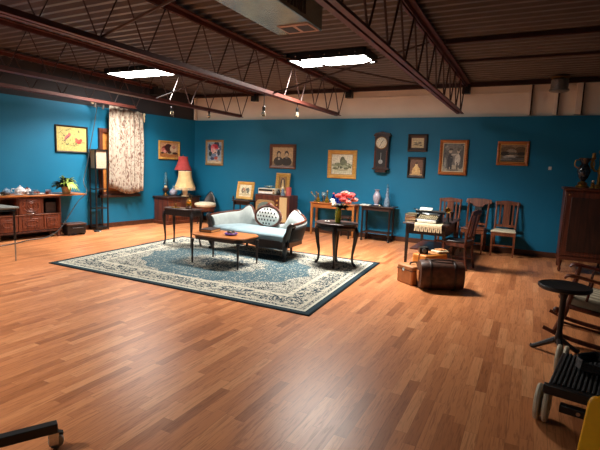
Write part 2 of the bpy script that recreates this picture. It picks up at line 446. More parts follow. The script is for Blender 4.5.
# ------------------------------------------------------------------ ceiling steelwork
def truss(x, y0, y1, label, zb=2.55, zt=3.17, bscale=1):
    t = thing('ceiling_truss', label, 'truss', (x, y1, zb), group='open web steel trusses under the roof')
    n = y1-y0
    for nm, z, end in (('bottom_chord', 0, .55), ('top_chord', zt-zb, 0)):
        q = MB()
        for sx in (-1, 1):                                   # pair of angles back to back
            w_ = .05 if z == 0 else .068; q.box((sx*(w_/2+.012), -(n+end)/2, 0 if z == 0 else -.012), (w_, n-end, .012)); q.box((sx*.016, -(n+end)/2, .028 if z == 0 else -.04), (.009, n-end, .056))
        build(nm, q, 'truss', t, smooth=False)
        COL.objects[-1].location.z = z
    q = MB(); pts = []; pit = .58; k = 0; y = -.25; h = zt-zb-.03
    while -y < n-.2:
        pts.append((0, y, h if k % 2 == 0 else .02)); k += 1; y -= pit/2 if k % 2 else pit/2
    q.tube(pts, .011, 6); build('web_rod', q, 'rod', t)
    q = MB(); q.box((0, .0, h-.06), (.14, .13, .2)); build('bearing_seat', q, 'black', t, smooth=False)
    return t
truss(-1.27, -2.4, 9.33, 'reddish steel roof truss right of the near ceiling light')
truss(-3.65, -2.4, 9.33, 'long reddish steel roof truss crossing the upper left between the two ceiling lights')
truss(-6.05, -2.4, 9.33, 'second reddish steel roof truss from the left wall with two bulbs tied on')
truss(-7.85, 1.0, 7.9, 'dark reddish roof truss nearest the left wall above the bird picture', zb=2.6)
def brace(pairs, label):
    q = MB()
    for a, c in pairs: q.tube([a, c], .013, 6)
    return tag(build('cross_brace', q, 'rod'), label, 'brace')
brace([((-6.0, 6.1, 2.58), (-3.69, 6.1, 3.13))], 'thin steel cross brace rising between two trusses left of the near ceiling light')
brace([((-3.62, 6.1, 2.58), (-1.33, 6.1, 3.13))], 'thin steel brace rising to the right just in front of the near ceiling light')
brace([((-3.6, 6.14, 3.13), (-1.33, 6.14, 2.6))], 'thin steel brace falling to the right from beside the near ceiling light')
brace([((-3.62, 3.0, 2.6), (-2.56, 3.0, 2.87))], 'short steel brace at upper left running up toward the air duct')
b = MB(); b.box((.68, 6.3, 3.165), (3.7, .05, .07)); tag(build('ceiling_pipe', b, 'rod', bev=.01), 'dark straight steel bar across the ribbed ceiling upper right, the nearer one', 'steel bar')
b = MB(); b.box((.68, 7.5, 3.18), (3.7, .03, .04)); tag(build('ceiling_pipe', b, 'rod', bev=.008), 'thin dark steel bar across the ribbed ceiling upper right, farther back one', 'steel bar')

def ceiling_light(x, y, z, L, W, label, power=62):
    t = thing('ceiling_light', label, 'light', (x, y, z), group='fluorescent ceiling lights')
    q = MB(); h = 3.2-z
    for sy in (-1, 1): q.box((0, sy*(W/2+.02), h/2), (L+.08, .03, h))
    for sx in (-1, 1): q.box((sx*(L/2+.02), 0, h/2), (.03, W+.07, h))
    q.box((0, 0, h-.01), (L+.06, W+.06, .02)); build('housing', q, 'black', t, smooth=False)
    q = MB(); q.box((0, 0, .012), (L, W, .016)); build('diffuser', q, 'panel', t, smooth=False)
    la = bpy.data.lights.new('fluorescent_tubes', 'AREA'); la.shape = 'RECTANGLE'; la.size = L-.02; la.size_y = W-.02
    la.energy = power; la.spread = R(134); la.color = (1, .955, .89)
    lo = bpy.data.objects.new('fluorescent_tubes', la); COL.objects.link(lo); lo.parent = t; lo.location = (0, 0, -.002)
    for k in range(5): q = MB(); q.ball((-L/2+L*(k+.5)/5, -W/2-.04, h*.5), .012); build('screw', q, 'chrome', t)
    return t
ceiling_light(-2.90, 6.6, 3.1, 1.2, .48, 'bright white ceiling light panel in the dark frame beyond the air duct', 72)
ceiling_light(-6.80, 6.5, 3.11, 1.24, .48, 'bright white ceiling light panel at upper left near the left wall', 54)
ceiling_light(-6.85, 1.6, 3.11, 1.25, .5, 'added white ceiling panel, out of view, brightening the left front floor', 24)  # unseen fixture, added to brighten the left foreground floor
ceiling_light(-4.6, -.6, 3.11, 1.25, .5, 'added white ceiling panel, out of view, brightening the front of the room', 34)  # second added fixture, also out of view, lifts the front floor

t = thing('air_duct', 'silvery air duct box under the ceiling at top centre with a vent grille', 'duct', (-2.26, 4.3, 2.85))
b = MB(); b.box((0, -2.4, .172), (.5, 4.8, .345)); build('duct_body', b, 'duct', t, bev=.008)
b = MB(); b.box((.065, -.16, -.004), (.34, .26, .012)); build('register', b, 'register', t, bev=.003)
b = MB()
for sx in (-.085, .085): b.box((.065+sx, -.16, -.011), (.13, .17, .004))
g = build('slot', b, 'duct_dark', COL.objects[-1]); 
b = MB()
for k in range(9): b.box((.252, -.4-k*.06, .17), (.006, .03, .26))
build('side_grille', b, 'duct_dark', t)
t = thing('ceiling_canister', 'small round metal canister hanging from the ceiling by the cream wall at upper right', 'canister', (.27, 9.1, 2.93))
b = MB(); b.lathe([(.13, 0), (.155, .01), (.155, .035), (.135, .045), (.135, .19), (.11, .21)], seg=22); build('canister_body', b, 'steel', t)
b = MB(); b.lathe([(.03, .2), (.15, .225), (.15, .24), (.03, .262)]); build('mounting_plate', b, 'brass', t)

def bulb(x, y, z, top, label):
    t = thing('hanging_bulb', label, 'light bulb', (x, y, z), group='unlit bulbs hung from the trusses')
    q = MB(); q.tube([(0, 0, .13), (.004, 0, (top-z)*.6+.05), (0, 0, top-z)], .006, 6); build('cord', q, 'black', t)
    q = MB(); q.lathe([(.018, .09), (.024, .1), (.024, .15), (.012, .165)], seg=12); build('socket', q, 'black', t)
    q = MB(); q.lathe([(.002, 0), (.02, .008), (.034, .03), (.034, .055), (.02, .085), (.016, .1)], seg=14); build('glass_bulb', q, 'bulbglass', t)
bulb(-3.65, 5.88, 2.2, 2.55, 'clear unlit bulb hanging from the long truss left of the near ceiling light')
bulb(-3.65, 6.95, 2.31, 2.55, 'clear unlit bulb farthest along the long truss toward the back wall')
bulb(-6.05, 6.54, 2.33, 2.55, 'clear unlit bulb above the small gold framed flower picture on the left wall')
bulb(-6.05, 7.62, 2.4, 2.55, 'clear unlit bulb hung nearest the back left corner')

# ------------------------------------------------------------------ pictures
def art_mesh(w, h, bg, blobs):
    """flat picture in XZ facing -Y; blobs = (u,v,ru,rv,rgb[,rot]) ellipses in 0..1 space, painted in order"""
    bm = bmesh.new(); layer = bm.loops.layers.float_color.new('Col')
    def face(pts, y, col):
        f = bm.faces.new([bm.verts.new((p[0], y, p[1])) for p in pts])
        for l in f.loops: l[layer] = lin(col)
    face([(-w/2, 0), (w/2, 0), (w/2, h), (-w/2, h)], 0, bg)
    for i, bl in enumerate(blobs):
        u, v, ru, rv, col = bl[:5]; a = R(bl[5]) if len(bl) > 5 else 0; pts = []
        for k in range(14):
            ex, ez = ru*w*cos(2*pi*k/14), rv*h*sin(2*pi*k/14)
            X = (u-.5)*w+ex*cos(a)-ez*sin(a); Z = v*h+ex*sin(a)+ez*cos(a)
            pts.append((max(-w/2, min(w/2, X)), max(0, min(h, Z))))
        face(pts, -.0002*(i+1), col)
    q = MB(); q.bm.free(); q.bm = bm; return q

def picture(name, label, loc, rz, w, h, fw, fmat, bg, blobs, mount=0, liner=None, depth=.035, tilt=0, cat='picture', dark_edge=None):
    t = thing(name, label, cat, loc, rz)
    t.rotation_euler.x = tilt
    q = MB(); W, H = w, h
    prof = [(0, -depth*.7), (fw*.35, -depth), (fw*.7, -depth*.75), (fw, -depth*.5)]  # moulding section from outer edge inward
    rings = []
    for off, y in [(0, 0)]+prof+[(fw, -.004)]:
        rings.append([(-W/2+off, y, off), (W/2-off, y, off), (W/2-off, y, H-off), (-W/2+off, y, H-off)])
    V = [[q.bm.verts.new(p) for p in r] for r in rings]
    for A_, B_ in zip(V, V[1:]):
        for k in range(4): q.bm.faces.new((A_[k], A_[(k+1) % 4], B_[(k+1) % 4], B_[k]))
    q.bm.faces.new(V[0])
    build('frame', q, fmat, t, smooth=False)
    iw, ih = w-2*fw, h-2*fw
    if liner:
        q = MB(); l = .012
        for c, d in (((0, -depth*.5, fw+l/2), (iw, .008, l)), ((0, -depth*.5, h-fw-l/2), (iw, .008, l)), ((-iw/2+l/2, -depth*.5, h/2), (l, .008, ih)), ((iw/2-l/2, -depth*.5, h/2), (l, .008, ih))): q.box(c, d)
        build('liner', q, liner, t, smooth=False)
    if mount:
        q = MB(); q.box((0, -.007, h/2), (iw, .004, ih)); build('mount', q, 'matboard', t, smooth=False)
    o = build('artwork', art_mesh(iw-2*mount, ih-2*mount, bg, blobs), 'art', t, smooth=False, recalc=False)
    o.location = (0, -.011, fw+mount)
    return t
rnd = random.Random(7)
def scatter(n, u0, u1, v0, v1, r0, r1, cols, asp=1):
    return [(rnd.uniform(u0, u1), rnd.uniform(v0, v1), rnd.uniform(r0, r1), rnd.uniform(r0, r1)*asp, rnd.choice(cols), rnd.uniform(0, 180)) for _ in range(n)]
WY = YB-.001
# left wall: bird print, small still life
birds = [(.13, .78, .09, .012, (90, 96, 60), 40), (.2, .7, .12, .01, (90, 96, 60), -30), (.3, .45, .16, .01, (80, 84, 56), 60), (.45, .25, .2, .01, (80, 84, 56), -10), (.62, .22, .15, .01, (90, 90, 56), 20)] + \
    [(.36, .6, .13, .07, (190, 96, 92), 38), (.42, .7, .05, .05, (196, 90, 84)), (.28, .47, .1, .025, (120, 80, 76), 50), (.36, .57, .08, .025, (90, 70, 80), 38),
     (.72, .42, .12, .06, (206, 74, 62), 10), (.66, .48, .05, .09, (214, 84, 72), 30), (.8, .46, .05, .08, (200, 66, 60), -40), (.87, .38, .09, .015, (196, 80, 66), 5), (.74, .36, .08, .05, (190, 60, 54)), (.74, .83, .02, .06, (70, 70, 50), 10), (.43, .92, .03, .02, (90, 80, 60))] + \
    scatter(14, .15, .5, .25, .9, .012, .035, [(86, 100, 60), (100, 110, 70), (70, 80, 54)]) + scatter(8, .5, .8, .2, .4, .012, .03, [(86, 100, 60), (100, 110, 70)])
p = LW(-3.32, .001, 1.59)
picture('framed_picture', 'black framed yellow print of two red birds above the long sideboard', p, WR, .67, .53, .03, 'frame_black', (184, 170, 104), birds)
still = [(.5, .2, .6, .22, (168, 110, 62)), (.3, .55, .22, .25, (120, 44, 40)), (.45, .68, .2, .24, (58, 30, 26)), (.18, .5, .1, .14, (190, 110, 100)), (.25, .4, .08, .1, (214, 160, 150)), (.72, .6, .2, .24, (204, 176, 146)), (.74, .7, .1, .1, (190, 120, 104)),
         (.55, .3, .2, .08, (170, 160, 130)), (.8, .3, .14, .08, (60, 36, 28)), (.5, .36, .1, .1, (70, 42, 36)), (.12, .3, .08, .06, (60, 40, 30))]
p = LW(-.845, .001, 1.535)
picture('framed_picture', 'small gold framed still life on the left wall beside the curtain', p, WR, .66, .45, .045, 'gilt', (196, 150, 110), still)
# back wall
fl = scatter(6, .1, .9, .4, .95, .12, .2, [(60, 96, 130), (90, 120, 150), (40, 60, 84)]) + [(.45, .75, .22, .16, (224, 120, 128)), (.4, .62, .16, .12, (232, 170, 170)), (.62, .8, .12, .1, (176, 40, 56)), (.55, .55, .15, .1, (220, 190, 180)), (.5, .35, .24, .1, (120, 140, 170)), (.62, .25, .14, .08, (176, 84, 70)), (.35, .22, .14, .07, (60, 66, 100)),
      (.2, .45, .1, .12, (30, 60, 50)), (.8, .5, .1, .14, (40, 60, 80)), (.5, .05, .6, .08, (208, 190, 160)), (.72, .12, .1, .05, (190, 160, 140))] + scatter(16, .15, .85, .15, .9, .02, .06, [(240, 220, 220), (60, 70, 120), (200, 60, 80), (230, 200, 190), (40, 50, 60)])
picture('framed_picture', 'gold framed painting of pink and blue flowers near the room corner', (-7.265, WY, 1.43), 0, .55, .64, .055, 'gilt_dull', (150, 170, 186), fl, dark_edge=1)
cp = [(.5, .1, .7, .2, (150, 128, 96)), (.3, .22, .24, .26, (58, 52, 46)), (.7, .22, .24, .26, (52, 48, 44)), (.31, .62, .11, .19, (60, 52, 44)), (.69, .64, .10, .18, (56, 48, 42)), (.32, .58, .075, .13, (196, 178, 148)), (.69, .58, .075, .13, (196, 178, 148)), (.69, .44, .06, .07, (120, 112, 100)), (.32, .36, .05, .06, (200, 190, 170))]
picture('framed_picture', 'brown framed old double portrait of a couple, above the television cabinet', (-5.27, WY, 1.42), 0, .7, .57, .075, 'frame_brown', (196, 172, 132), cp)
ls = [(.5, .2, .6, .16, (196, 196, 170)), (.5, .45, .5, .12, (150, 160, 132)), (.52, .66, .12, .22, (88, 96, 76)), (.6, .6, .14, .14, (110, 118, 96)), (.3, .5, .16, .08, (120, 130, 100)), (.75, .5, .14, .07, (116, 124, 96)), (.2, .3, .14, .06, (104, 112, 84)), (.42, .33, .12, .05, (84, 88, 66)), (.7, .3, .12, .05, (98, 104, 78)), (.5, .22, .3, .03, (150, 146, 120)), (.85, .38, .08, .06, (110, 116, 90))] + scatter(22, .08, .92, .2, .55, .012, .04, [(84, 92, 70), (160, 166, 140), (60, 66, 54), (200, 200, 180)])
picture('framed_picture', 'wide gold framed pale landscape with one tall tree, left of the wall clock', (-3.765, WY, 1.26), 0, .68, .62, .085, 'gilt', (214, 214, 196), ls, liner='gilt_dull')
sm = [(.5, .4, .35, .05, (90, 84, 66), 12), (.35, .5, .14, .06, (110, 104, 80)), (.65, .55, .14, .05, (104, 96, 76)), (.75, .3, .1, .05, (70, 66, 54)), (.3, .75, .2, .03, (150, 130, 96)), (.5, .3, .2, .03, (96, 88, 66))]
picture('framed_picture', 'small wide dark framed sketch hung above the oval portrait right of the clock', (-2.135, WY, 1.88), 0, .4, .35, .065, 'frame_black', (200, 184, 140), sm, liner='mahog_x')
pt = [(.5, .5, .62, .62, (112, 78, 56)), (.5, .22, .34, .26, (206, 170, 110)), (.5, .42, .2, .22, (216, 184, 122)), (.5, .68, .1, .13, (222, 190, 130)), (.5, .78, .12, .08, (92, 62, 42)), (.5, .04, .6, .06, (186, 150, 106)), (.32, .35, .08, .14, (196, 156, 98), 30), (.68, .35, .08, .14, (196, 156, 98), -30)]
picture('framed_picture', 'small upright dark framed sepia portrait of a woman beneath the small sketch', (-2.13, WY, 1.35), 0, .36, .42, .05, 'frame_black', (88, 60, 44), pt)
kid = [(.5, .1, .6, .14, (176, 164, 144)), (.2, .6, .2, .5, (98, 96, 92)), (.85, .6, .2, .5, (92, 92, 90)), (.5, .85, .4, .2, (120, 118, 112)), (.36, .4, .13, .24, (60, 62, 66)), (.3, .16, .04, .14, (52, 54, 60)), (.42, .14, .04, .14, (52, 54, 60)), (.36, .72, .07, .08, (190, 176, 156)), (.36, .78, .11, .04, (76, 74, 70)),
       (.7, .42, .13, .22, (206, 200, 186)), (.7, .2, .04, .12, (86, 82, 78)), (.72, .72, .07, .08, (186, 172, 152)), (.74, .78, .1, .06, (104, 98, 88)), (.53, .6, .14, .025, (198, 190, 176), 10), (.13, .3, .06, .2, (150, 148, 140)), (.5, .06, .3, .03, (120, 110, 96))] + scatter(18, .05, .95, .3, .95, .015, .05, [(70, 70, 68), (150, 146, 138), (110, 108, 104)])
picture('framed_picture', 'large orange wood framed grey picture of two children above the dining chairs', (-1.42, WY, 1.44), 0, .53, .68, .06, 'oakframe', (130, 128, 122), kid, liner='matboard', depth=.05)
riv = [(.5, .85, .6, .2, (146, 116, 84)), (.3, .7, .3, .2, (110, 84, 58)), (.8, .65, .25, .22, (98, 74, 50)), (.45, .6, .2, .14, (150, 134, 116)), (.2, .48, .2, .12, (44, 38, 32)), (.85, .48, .2, .1, (46, 40, 34)), (.5, .5, .2, .06, (86, 80, 70)), (.45, .3, .35, .1, (150, 148, 144)), (.6, .2, .4, .06, (84, 84, 84)), (.25, .16, .25, .06, (120, 118, 114)), (.8, .3, .2, .05, (60, 54, 48)), (.4, .36, .18, .04, (204, 196, 176)), (.5, .06, .6, .05, (70, 64, 56))]
picture('framed_picture', 'orange wood framed dark winter stream landscape, alone at the right of the back wall', (-.365, WY, 1.66), 0, .54, .445, .055, 'oakframe', (120, 100, 76), riv, liner='gilt')
b = MB(); b.box((.27, YB-.006, 1.63), (.05, .012, .06)); tag(build('wall_plate', b, 'white', bev=.003), 'tiny pale wall plate on the dark blue wall left of the tall cabinet', 'wall plate')

# wall clock
t = thing('wall_clock', 'tall dark wood pendulum clock with round cream dial on the back wall', 'clock', (-2.855, WY, 1.42))
b = MB(); b.box((0, -.065, .42), (.3, .13, .68)); b.box((0, -.07, .775), (.36, .14, .035)); b.box((0, -.07, .085), (.36, .14, .035)); b.box((0, -.06, .04), (.22, .12, .06))
b.prism([(-.17, 0), (.17, 0), (.15, .035), (.06, .05), (0, .065), (-.06, .05), (-.15, .035)], .12, Matrix.Translation((0, 0, .79)) @ Matrix.Rotation(pi/2, 4, 'X'))
build('case', b, 'walnut_z', t, bev=.006)
b = MB(); b.mi = 0
for sx in (-1, 1): b.tube([(sx*.125, -.138, .12), (sx*.125, -.138, .2), (sx*.125, -.138, .4), (sx*.125, -.138, .46)], [.016, .01, .013, .016], 10)
build('column', b, 'mahog', t)
RX = Matrix.Rotation(pi/2, 3, 'X')
b = MB(); b.lathe([(.115, 0), (.115, .012), (.10, .015)], (0, -.128, .62), 28, rot=RX); d = build('dial', b, 'bone', t)
b = MB(); b.lathe([(.118, 0), (.128, .006), (.118, .016), (.112, .016), (.112, 0)], (0, -.13, .62), 28, rot=RX, closed=False); build('bezel', b, 'brass', d)
b = MB(); b.box((.02, -.147, .645), (.008, .004, .07), ry=.7); b.box((-.015, -.147, .59), (.006, .004, .085), ry=.35)
for k in range(12): b.box((.085*sin(k*pi/6), -.145, .62+.085*cos(k*pi/6)), (.006, .003, .018), ry=k*pi/6)
build('clock_hand', b, 'black', d)
b = MB(); b.box((0, -.131, .3), (.2, .004, .34)); build('glass_door', b, 'black', t)
b = MB(); b.box((0, -.137, .33), (.008, .004, .18)); b.lathe([(.002, 0), (.045, .002), (.045, .008), (.002, .012)], (0, -.134, .23), 20, rot=RX); build('pendulum', b, 'steel', t)

# ------------------------------------------------------------------ rug
b = MB(); b.prism([(x-.06*y, y) for x, y in ((-2.05, -1.485), (2.05, -1.485), (2.05, 1.485), (-2.05, 1.485))], .012)
tag(build('area_rug', b, mat_rug(2.05, 1.485), loc=(-4.008, 5.467, 0), bev=.004), 'large oriental rug in cream and slate blue with a dark teal border on the floor', 'rug')
ZR = .012

# ------------------------------------------------------------------ furniture helpers
def cabriole(q, x, y, h, dx, dy, r=.03, k=.055):
    q.tube([(x, y, h), (x+dx*k*.75, y+dy*k*.75, h*.84), (x+dx*k*.5, y+dy*k*.5, h*.6), (x-dx*k*.1, y-dy*k*.1, h*.28), (x+dx*k*.1, y+dy*k*.1, h*.1), (x+dx*k*.7, y+dy*k*.7, h*.03), (x+dx*k*.75, y+dy*k*.75, 0)],
           [r, r*1.15, r*.85, r*.55, r*.5, r*.75, r*.6], 10, sm=4)
def super_ellipse(a, b_, n=2.5, k=32):
    out = []
    for i in range(k):
        t = 2*pi*i/k; c, s_ = cos(t), sin(t)
        out.append((a*abs(c)**(2/n)*(1 if c >= 0 else -1), b_*abs(s_)**(2/n)*(1 if s_ >= 0 else -1)))
    return out
T = Matrix.Translation

# ---- sofa (front = -Y), seat .40, medallion back
t = thing('settee', 'antique pale blue settee with carved wood frame and white tufted oval in the back', 'sofa', (-4.11, 6.21, ZR), R(-8))
# plan path of the back: from left arm front, round to right arm front
def plan(u):
    x = -1+2*u
    ax_ = abs(x)
    if ax_ < .62: px, py = x/.62*.62, .62-.05*(ax_/.62)**4
    else:
        k = (ax_-.62)/.38; a = k*pi/2
        px = math.copysign(.62+.26*sin(a)-.05*k*k*k, x); py = .57-.50*(1-cos(a))-.06*k
    return px, py
def topz(u):
    x = abs(plan(u)[0]); k = abs(-1+2*u)
    if k < .30: return .44+.04*(k/.3)
    if k < .50: f = (k-.30)/.20; return .48+.25*(.5-.5*cos(pi*f))
    if k < .72: f = (k-.5)/.22; return .73-.12*(.5-.5*cos(pi*f))
    f = (k-.72)/.28; return .61-.05*f
nU = 57
def back_fn(u, v):
    px, py = plan(u); e = .004; a = plan(min(1, u+e)); c = plan(max(0, u-e))
    tx, ty = a[0]-c[0], a[1]-c[1]; l = math.hypot(tx, ty); nx, ny = ty/l, -tx/l      # inward normal
    zt = topz(u); zb = .30
    sec = [(-.02, zb), (-.02, (zb+zt)/2), (-.03, zt-.03), (-.01, zt), (.03, zt+.008), (.07, zt-.015), (.085, (zb+zt)/2+.03), (.08, zb)]
    d, z = sec[int(round(v*8)) % 8]
    flare = .08*(max(0, z-.35)/.3) if abs(-1+2*u) > .62 else .07*max(0, z-.35)/.4*abs(-1+2*u)/.62
    return Vector((px-nx*flare+nx*d, py-ny*flare+ny*d, z))
b = MB(); b.grid(back_fn, nU, 8, wrapv=True); bk = build('backrest', b, 'sofa', t, angle=75)
def crest_pt(u, d=-.02, dz=.012):
    a = back_fn(u, 3/8.); c = back_fn(u, 4/8.); return (a*.7+c*.3)+Vector((0, 0, dz))
b = MB(); b.tube([crest_pt(i/70) for i in range(0, 25)], .02, 8); build('crest_rail', b, 'mahog_x', t)
b = MB(); b.tube([crest_pt(i/70) for i in range(46, 71)], .02, 8); build('crest_rail', b, 'mahog_x', t)
# dark outer panels of arms and back, blackened to paint in their shade
def outer(u, v):
    p = back_fn(u, 0); q2 = back_fn(u, 2/8.); r_ = p*(1-v)+q2*v
    px, py = plan(u); a = plan(min(1, u+.004)); c = plan(max(0, u-.004)); l = math.hypot(a[0]-c[0], a[1]-c[1])
    n_ = Vector(((a[1]-c[1])/l, -(a[0]-c[0])/l, 0)); return r_-n_*.008
b = MB(); b.grid(outer, nU, 5); build('outer_panel', b, 'rubber', t, solid=.008)
# seat and serpentine rail
def seat_outline(e=0):
    pts = [(-.80-e, -.02-e), (-.55, -.05-e), (-.25, -.09-e), (0, -.10-e), (.25, -.09-e), (.55, -.05-e), (.80+e, -.02-e), (.82+e, .2), (.74, .45), (.6, .56), (0, .6), (-.6, .56), (-.74, .45), (-.82-e, .2)]
    return [(p.x, p.y) for p in smooth_path([(x, y, 0) for x, y in pts]+[(pts[0][0], pts[0][1], 0)], 4)][:-1]
b = MB()
def seat_fn(u, v):
    o = seat_outline(); p = o[int(round(u*(len(o)))) % len(o)]
    sc = [1, 1.0, .97, .85, .5, .02][int(round(v*5))]; z = [.30, .37, .40, .415, .43, .435][int(round(v*5))]
    return Vector((p[0]*sc, .25+(p[1]-.25)*sc, z))
b.grid(seat_fn, len(seat_outline())+1, 6); build('seat_cushion', b, 'seatvelvet', t, angle=60)
b = MB(); n_ = 40; top, bot, tb, bb = [], [], [], []
for i in range(n_+1):
    x = -.82+1.64*i/n_; k = x/.82
    y = -.105+.08*abs(k)**2; zl = .20-.07*abs(k)**6+.035*cos(k*pi*2)*.5
    top.append(b.bm.verts.new((x, y, .31))); bot.append(b.bm.verts.new((x, y-.008, zl))); tb.append(b.bm.verts.new((x, y+.05, .31))); bb.append(b.bm.verts.new((x, y+.05, zl)))
for i in range(n_):
    for A_, B_ in ((top, bot), (bot, bb), (bb, tb), (tb, top)): b.bm.faces.new((A_[i], A_[i+1], B_[i+1], B_[i]))
b.bm.faces.new((top[0], bot[0], bb[0], tb[0])); b.bm.faces.new((top[-1], bot[-1], bb[-1], tb[-1]))
b.box((0, .55, .26), (1.2, .05, .1)); b.box((-.78, .26, .26), (.05, .5, .1), rz=-.2); b.box((.78, .26, .26), (.05, .5, .1), rz=.2)
build('seat_frame', b, 'ebony', t)
for s in (-1, 1):
    b = MB(); b.tube([(s*.80, -.02, .31), (s*.82, -.04, .24), (s*.815, -.05, .14), (s*.80, -.02, .05), (s*.81, -.05, .015), (s*.81, -.05, 0)], [.045, .05, .036, .024, .03, .026], 10, sm=4); build('leg', b, 'ebony', t)
    b = MB(); b.tube([(s*.50, .55, .28), (s*.5, .56, .14), (s*.5, .57, 0)], [.035, .025, .018], 8, sm=3); build('leg', b, 'ebony', t)
    b = MB(); b.tube([(s*.80, -.02, .26), (s*.815, -.04, .36), (s*.85, -.03, .46), (s*.885, -.03, .545), (s*.92, .0, .575), (s*.925, .06, .55)], [.035, .04, .034, .04, .036, .02], 10, sm=5); build('arm_post', b, 'ebony', t)
# medallion
MR = Matrix.Rotation(R(-8), 4, 'X'); mc = Vector((-.01, .575, .588))
def med(u, v, ra=.268, rb=.168):
    a = 2*pi*u; r_ = [1.0, 1, .93, .75, .45, .01][int(round(v*5))]; y = [.03, -.02, -.045, -.06, -.07, -.072][int(round(v*5))]
    return mc+MR @ Vector((ra*r_*cos(a), y, rb*r_*sin(a)))
b = MB(); b.grid(med, 37, 6)
b.mi = 1
for j in range(-2, 3):
    for i in range(-4, 5):
        x = (i+(.5 if j % 2 else 0))*.066; z = j*.062
        if (x/.245)**2+(z/.152)**2 > .95: continue
        rr_ = math.sqrt((x/.265)**2+(z/.168)**2); y = -.072+.03*rr_**3
        q = mc+MR @ Vector((x, y-.002, z)); b.ball(q, .018, sy=.5, u=8, v=6)
m_ = build('medallion', b, ['white_cloth', 'black'], t, angle=60)
b = MB(); ring = [mc+MR @ Vector((.28*cos(2*pi*k/48), -.03, .182*sin(2*pi*k/48))) for k in range(49)]
b.tube(ring, .024, 8)
b.tube([mc+MR @ Vector(p) for p in ((-.15, -.03, .158), (-.06, -.03, .19), (0, -.03, .215), (.06, -.03, .19), (.15, -.03, .158))], [.012, .022, .034, .022, .012], 8, sm=4)
build('medallion_frame', b, 'mahog_x', t)

# ---- coffee table
t = thing('coffee_table', 'low honey topped wooden coffee table with thin dark legs in front of the settee', 'table', (-4.0, 5.45, ZR))
o8 = [(-.47, -.19), (-.37, -.29), (.37, -.29), (.47, -.19), (.47, .19), (.37, .29), (-.37, .29), (-.47, .19)]
b = MB(); b.prism(o8, .022, T((0, 0, .415))); build('tabletop', b, 'oak', t, bev=.006)
b = MB(); b.prism([(x*.92, y*.9) for x, y in o8], .055, T((0, 0, .36))); build('apron', b, 'ebony', t)
for sx in (-1, 1):
    for sy in (-1, 1):
        b = MB(); b.lathe([(.024, .36), (.028, .33), (.016, .3), (.019, .25), (.013, .1), (.018, .05), (.012, .035), (.015, 0)][::-1], (sx*.41, sy*.25, 0), 10); build('leg', b, 'ebony', t)
ZT = ZR+.437
t = thing('book', 'dark closed book lying on the left end of the coffee table', 'book', (-4.33, 5.52, ZT), .12)
b = MB(); b.box((0, 0, .006), (.2, .27, .008)); b.box((0, 0, .042), (.2, .27, .008)); b.box((-.1, 0, .024), (.008, .27, .044)); build('cover', b, 'leather_dark', t)
b = MB(); b.box((.002, 0, .024), (.188, .255, .028)); build('pages', b, 'booktan', t)
t = thing('ashtray', 'purple glass dish with an amber rim on the coffee table top', 'dish', (-3.87, 5.42, ZT))
b = MB(); b.lathe([(.05, 0), (.09, .012), (.10, .03), (.09, .034), (.05, .018), (.001, .016)], seg=20); build('bowl', b, 'purple', t)
b = MB(); b.tube([(.05*cos(k*.5), .05*sin(k*.5), .04+.018*sin(k*.9)) for k in range(14)], .013, 8); build('glass_rim', b, 'leather', t)

# ---- oval occasional table with bouquet
t = thing('round_table', 'small round dark table with curved legs under the flower vase, at the rug edge', 'table', (-2.585, 6.35, ZR))
b = MB(); b.prism(super_ellipse(.335, .3, 2, 36), .022, T((0, 0, .638))); build('tabletop', b, 'walnut', t, bev=.006)
b = MB(); ap = super_ellipse(.30, .265, 2, 48); tv, bv = [], []
for i, (x, y) in enumerate(ap):
    tv.append(b.bm.verts.new((x, y, .64))); bv.append(b.bm.verts.new((x, y, .545+.022*abs(sin(i*pi*4/48)))))
for i in range(48): b.bm.faces.new((tv[i], tv[(i+1) % 48], bv[(i+1) % 48], bv[i]))
build('apron', b, 'ebony', t, solid=.018)
for a in (184, 286, 6, 106):
    b = MB(); cabriole(b, .275*cos(R(a)), .24*sin(R(a)), .62, cos(R(a)), sin(R(a)), .034, .05); build('leg', b, 'ebony', t)
ZO = ZR+.66
t = thing('flower_vase', 'tall yellow-green glazed vase on the round table holding coral roses', 'vase', (-2.56, 6.34, ZO))
b = MB(); b.lathe([(.035, 0), (.042, .02), (.05, .12), (.042, .2), (.03, .225), (.036, .245), (.03, .243), (.025, .22), (.001, .2)], seg=20); build('vase_body', b, 'yellowgreen', t)
b = MB()
for k in range(24):
    a = k*2.4; b.leaf((.02, 0, .22), (cos(a)+.25, sin(a), .55+.3*sin(k)), .16, .07, .35)
build('foliage', b, 'leaf_dark', t, solid=.002)
def rose(p, r, mat_, label, group, base):
    tt = thing('rose', label, 'flower', p, group=group)
    q = MB(); q.ball((0, 0, 0), r*.45, sz=1.1, u=8, v=6)
    for ring_, (n2, rad, hz, tilt) in enumerate(((4, .30, .10, .2), (5, .52, .02, .5), (6, .75, -.10, .9))):
        for k in range(n2):
            a = 2*pi*k/n2+ring_*.5
            def pet(u, v, a=a, rad=rad, hz=hz, tilt=tilt):
                x = (u-.5)*1.1; z = v; w_ = math.sqrt(max(0, 1-(2*u-1)**2))
                pr = rad*r+tilt*r*.38*v*v+.18*r*sin(v*pi)
                aa = a+x*(.95-.2*v); zz = (hz-.25)*r+z*r*(.95-.25*tilt)*(.55+.45*w_)
                return Vector((pr*cos(aa), pr*sin(aa), zz))
            q.grid(pet, 5, 4)
    build('bloom', q, mat_, tt, solid=.0015, recalc=False)
    q = MB(); v = Vector(base)-Vector(p); q.tube([(0, 0, -r*.2), v*.5+Vector((0, 0, -.01)), v], .003, 5, sm=3); build('stem', q, 'leaf', tt)
    return tt
vb = (-2.56, 6.34, ZO+.2)
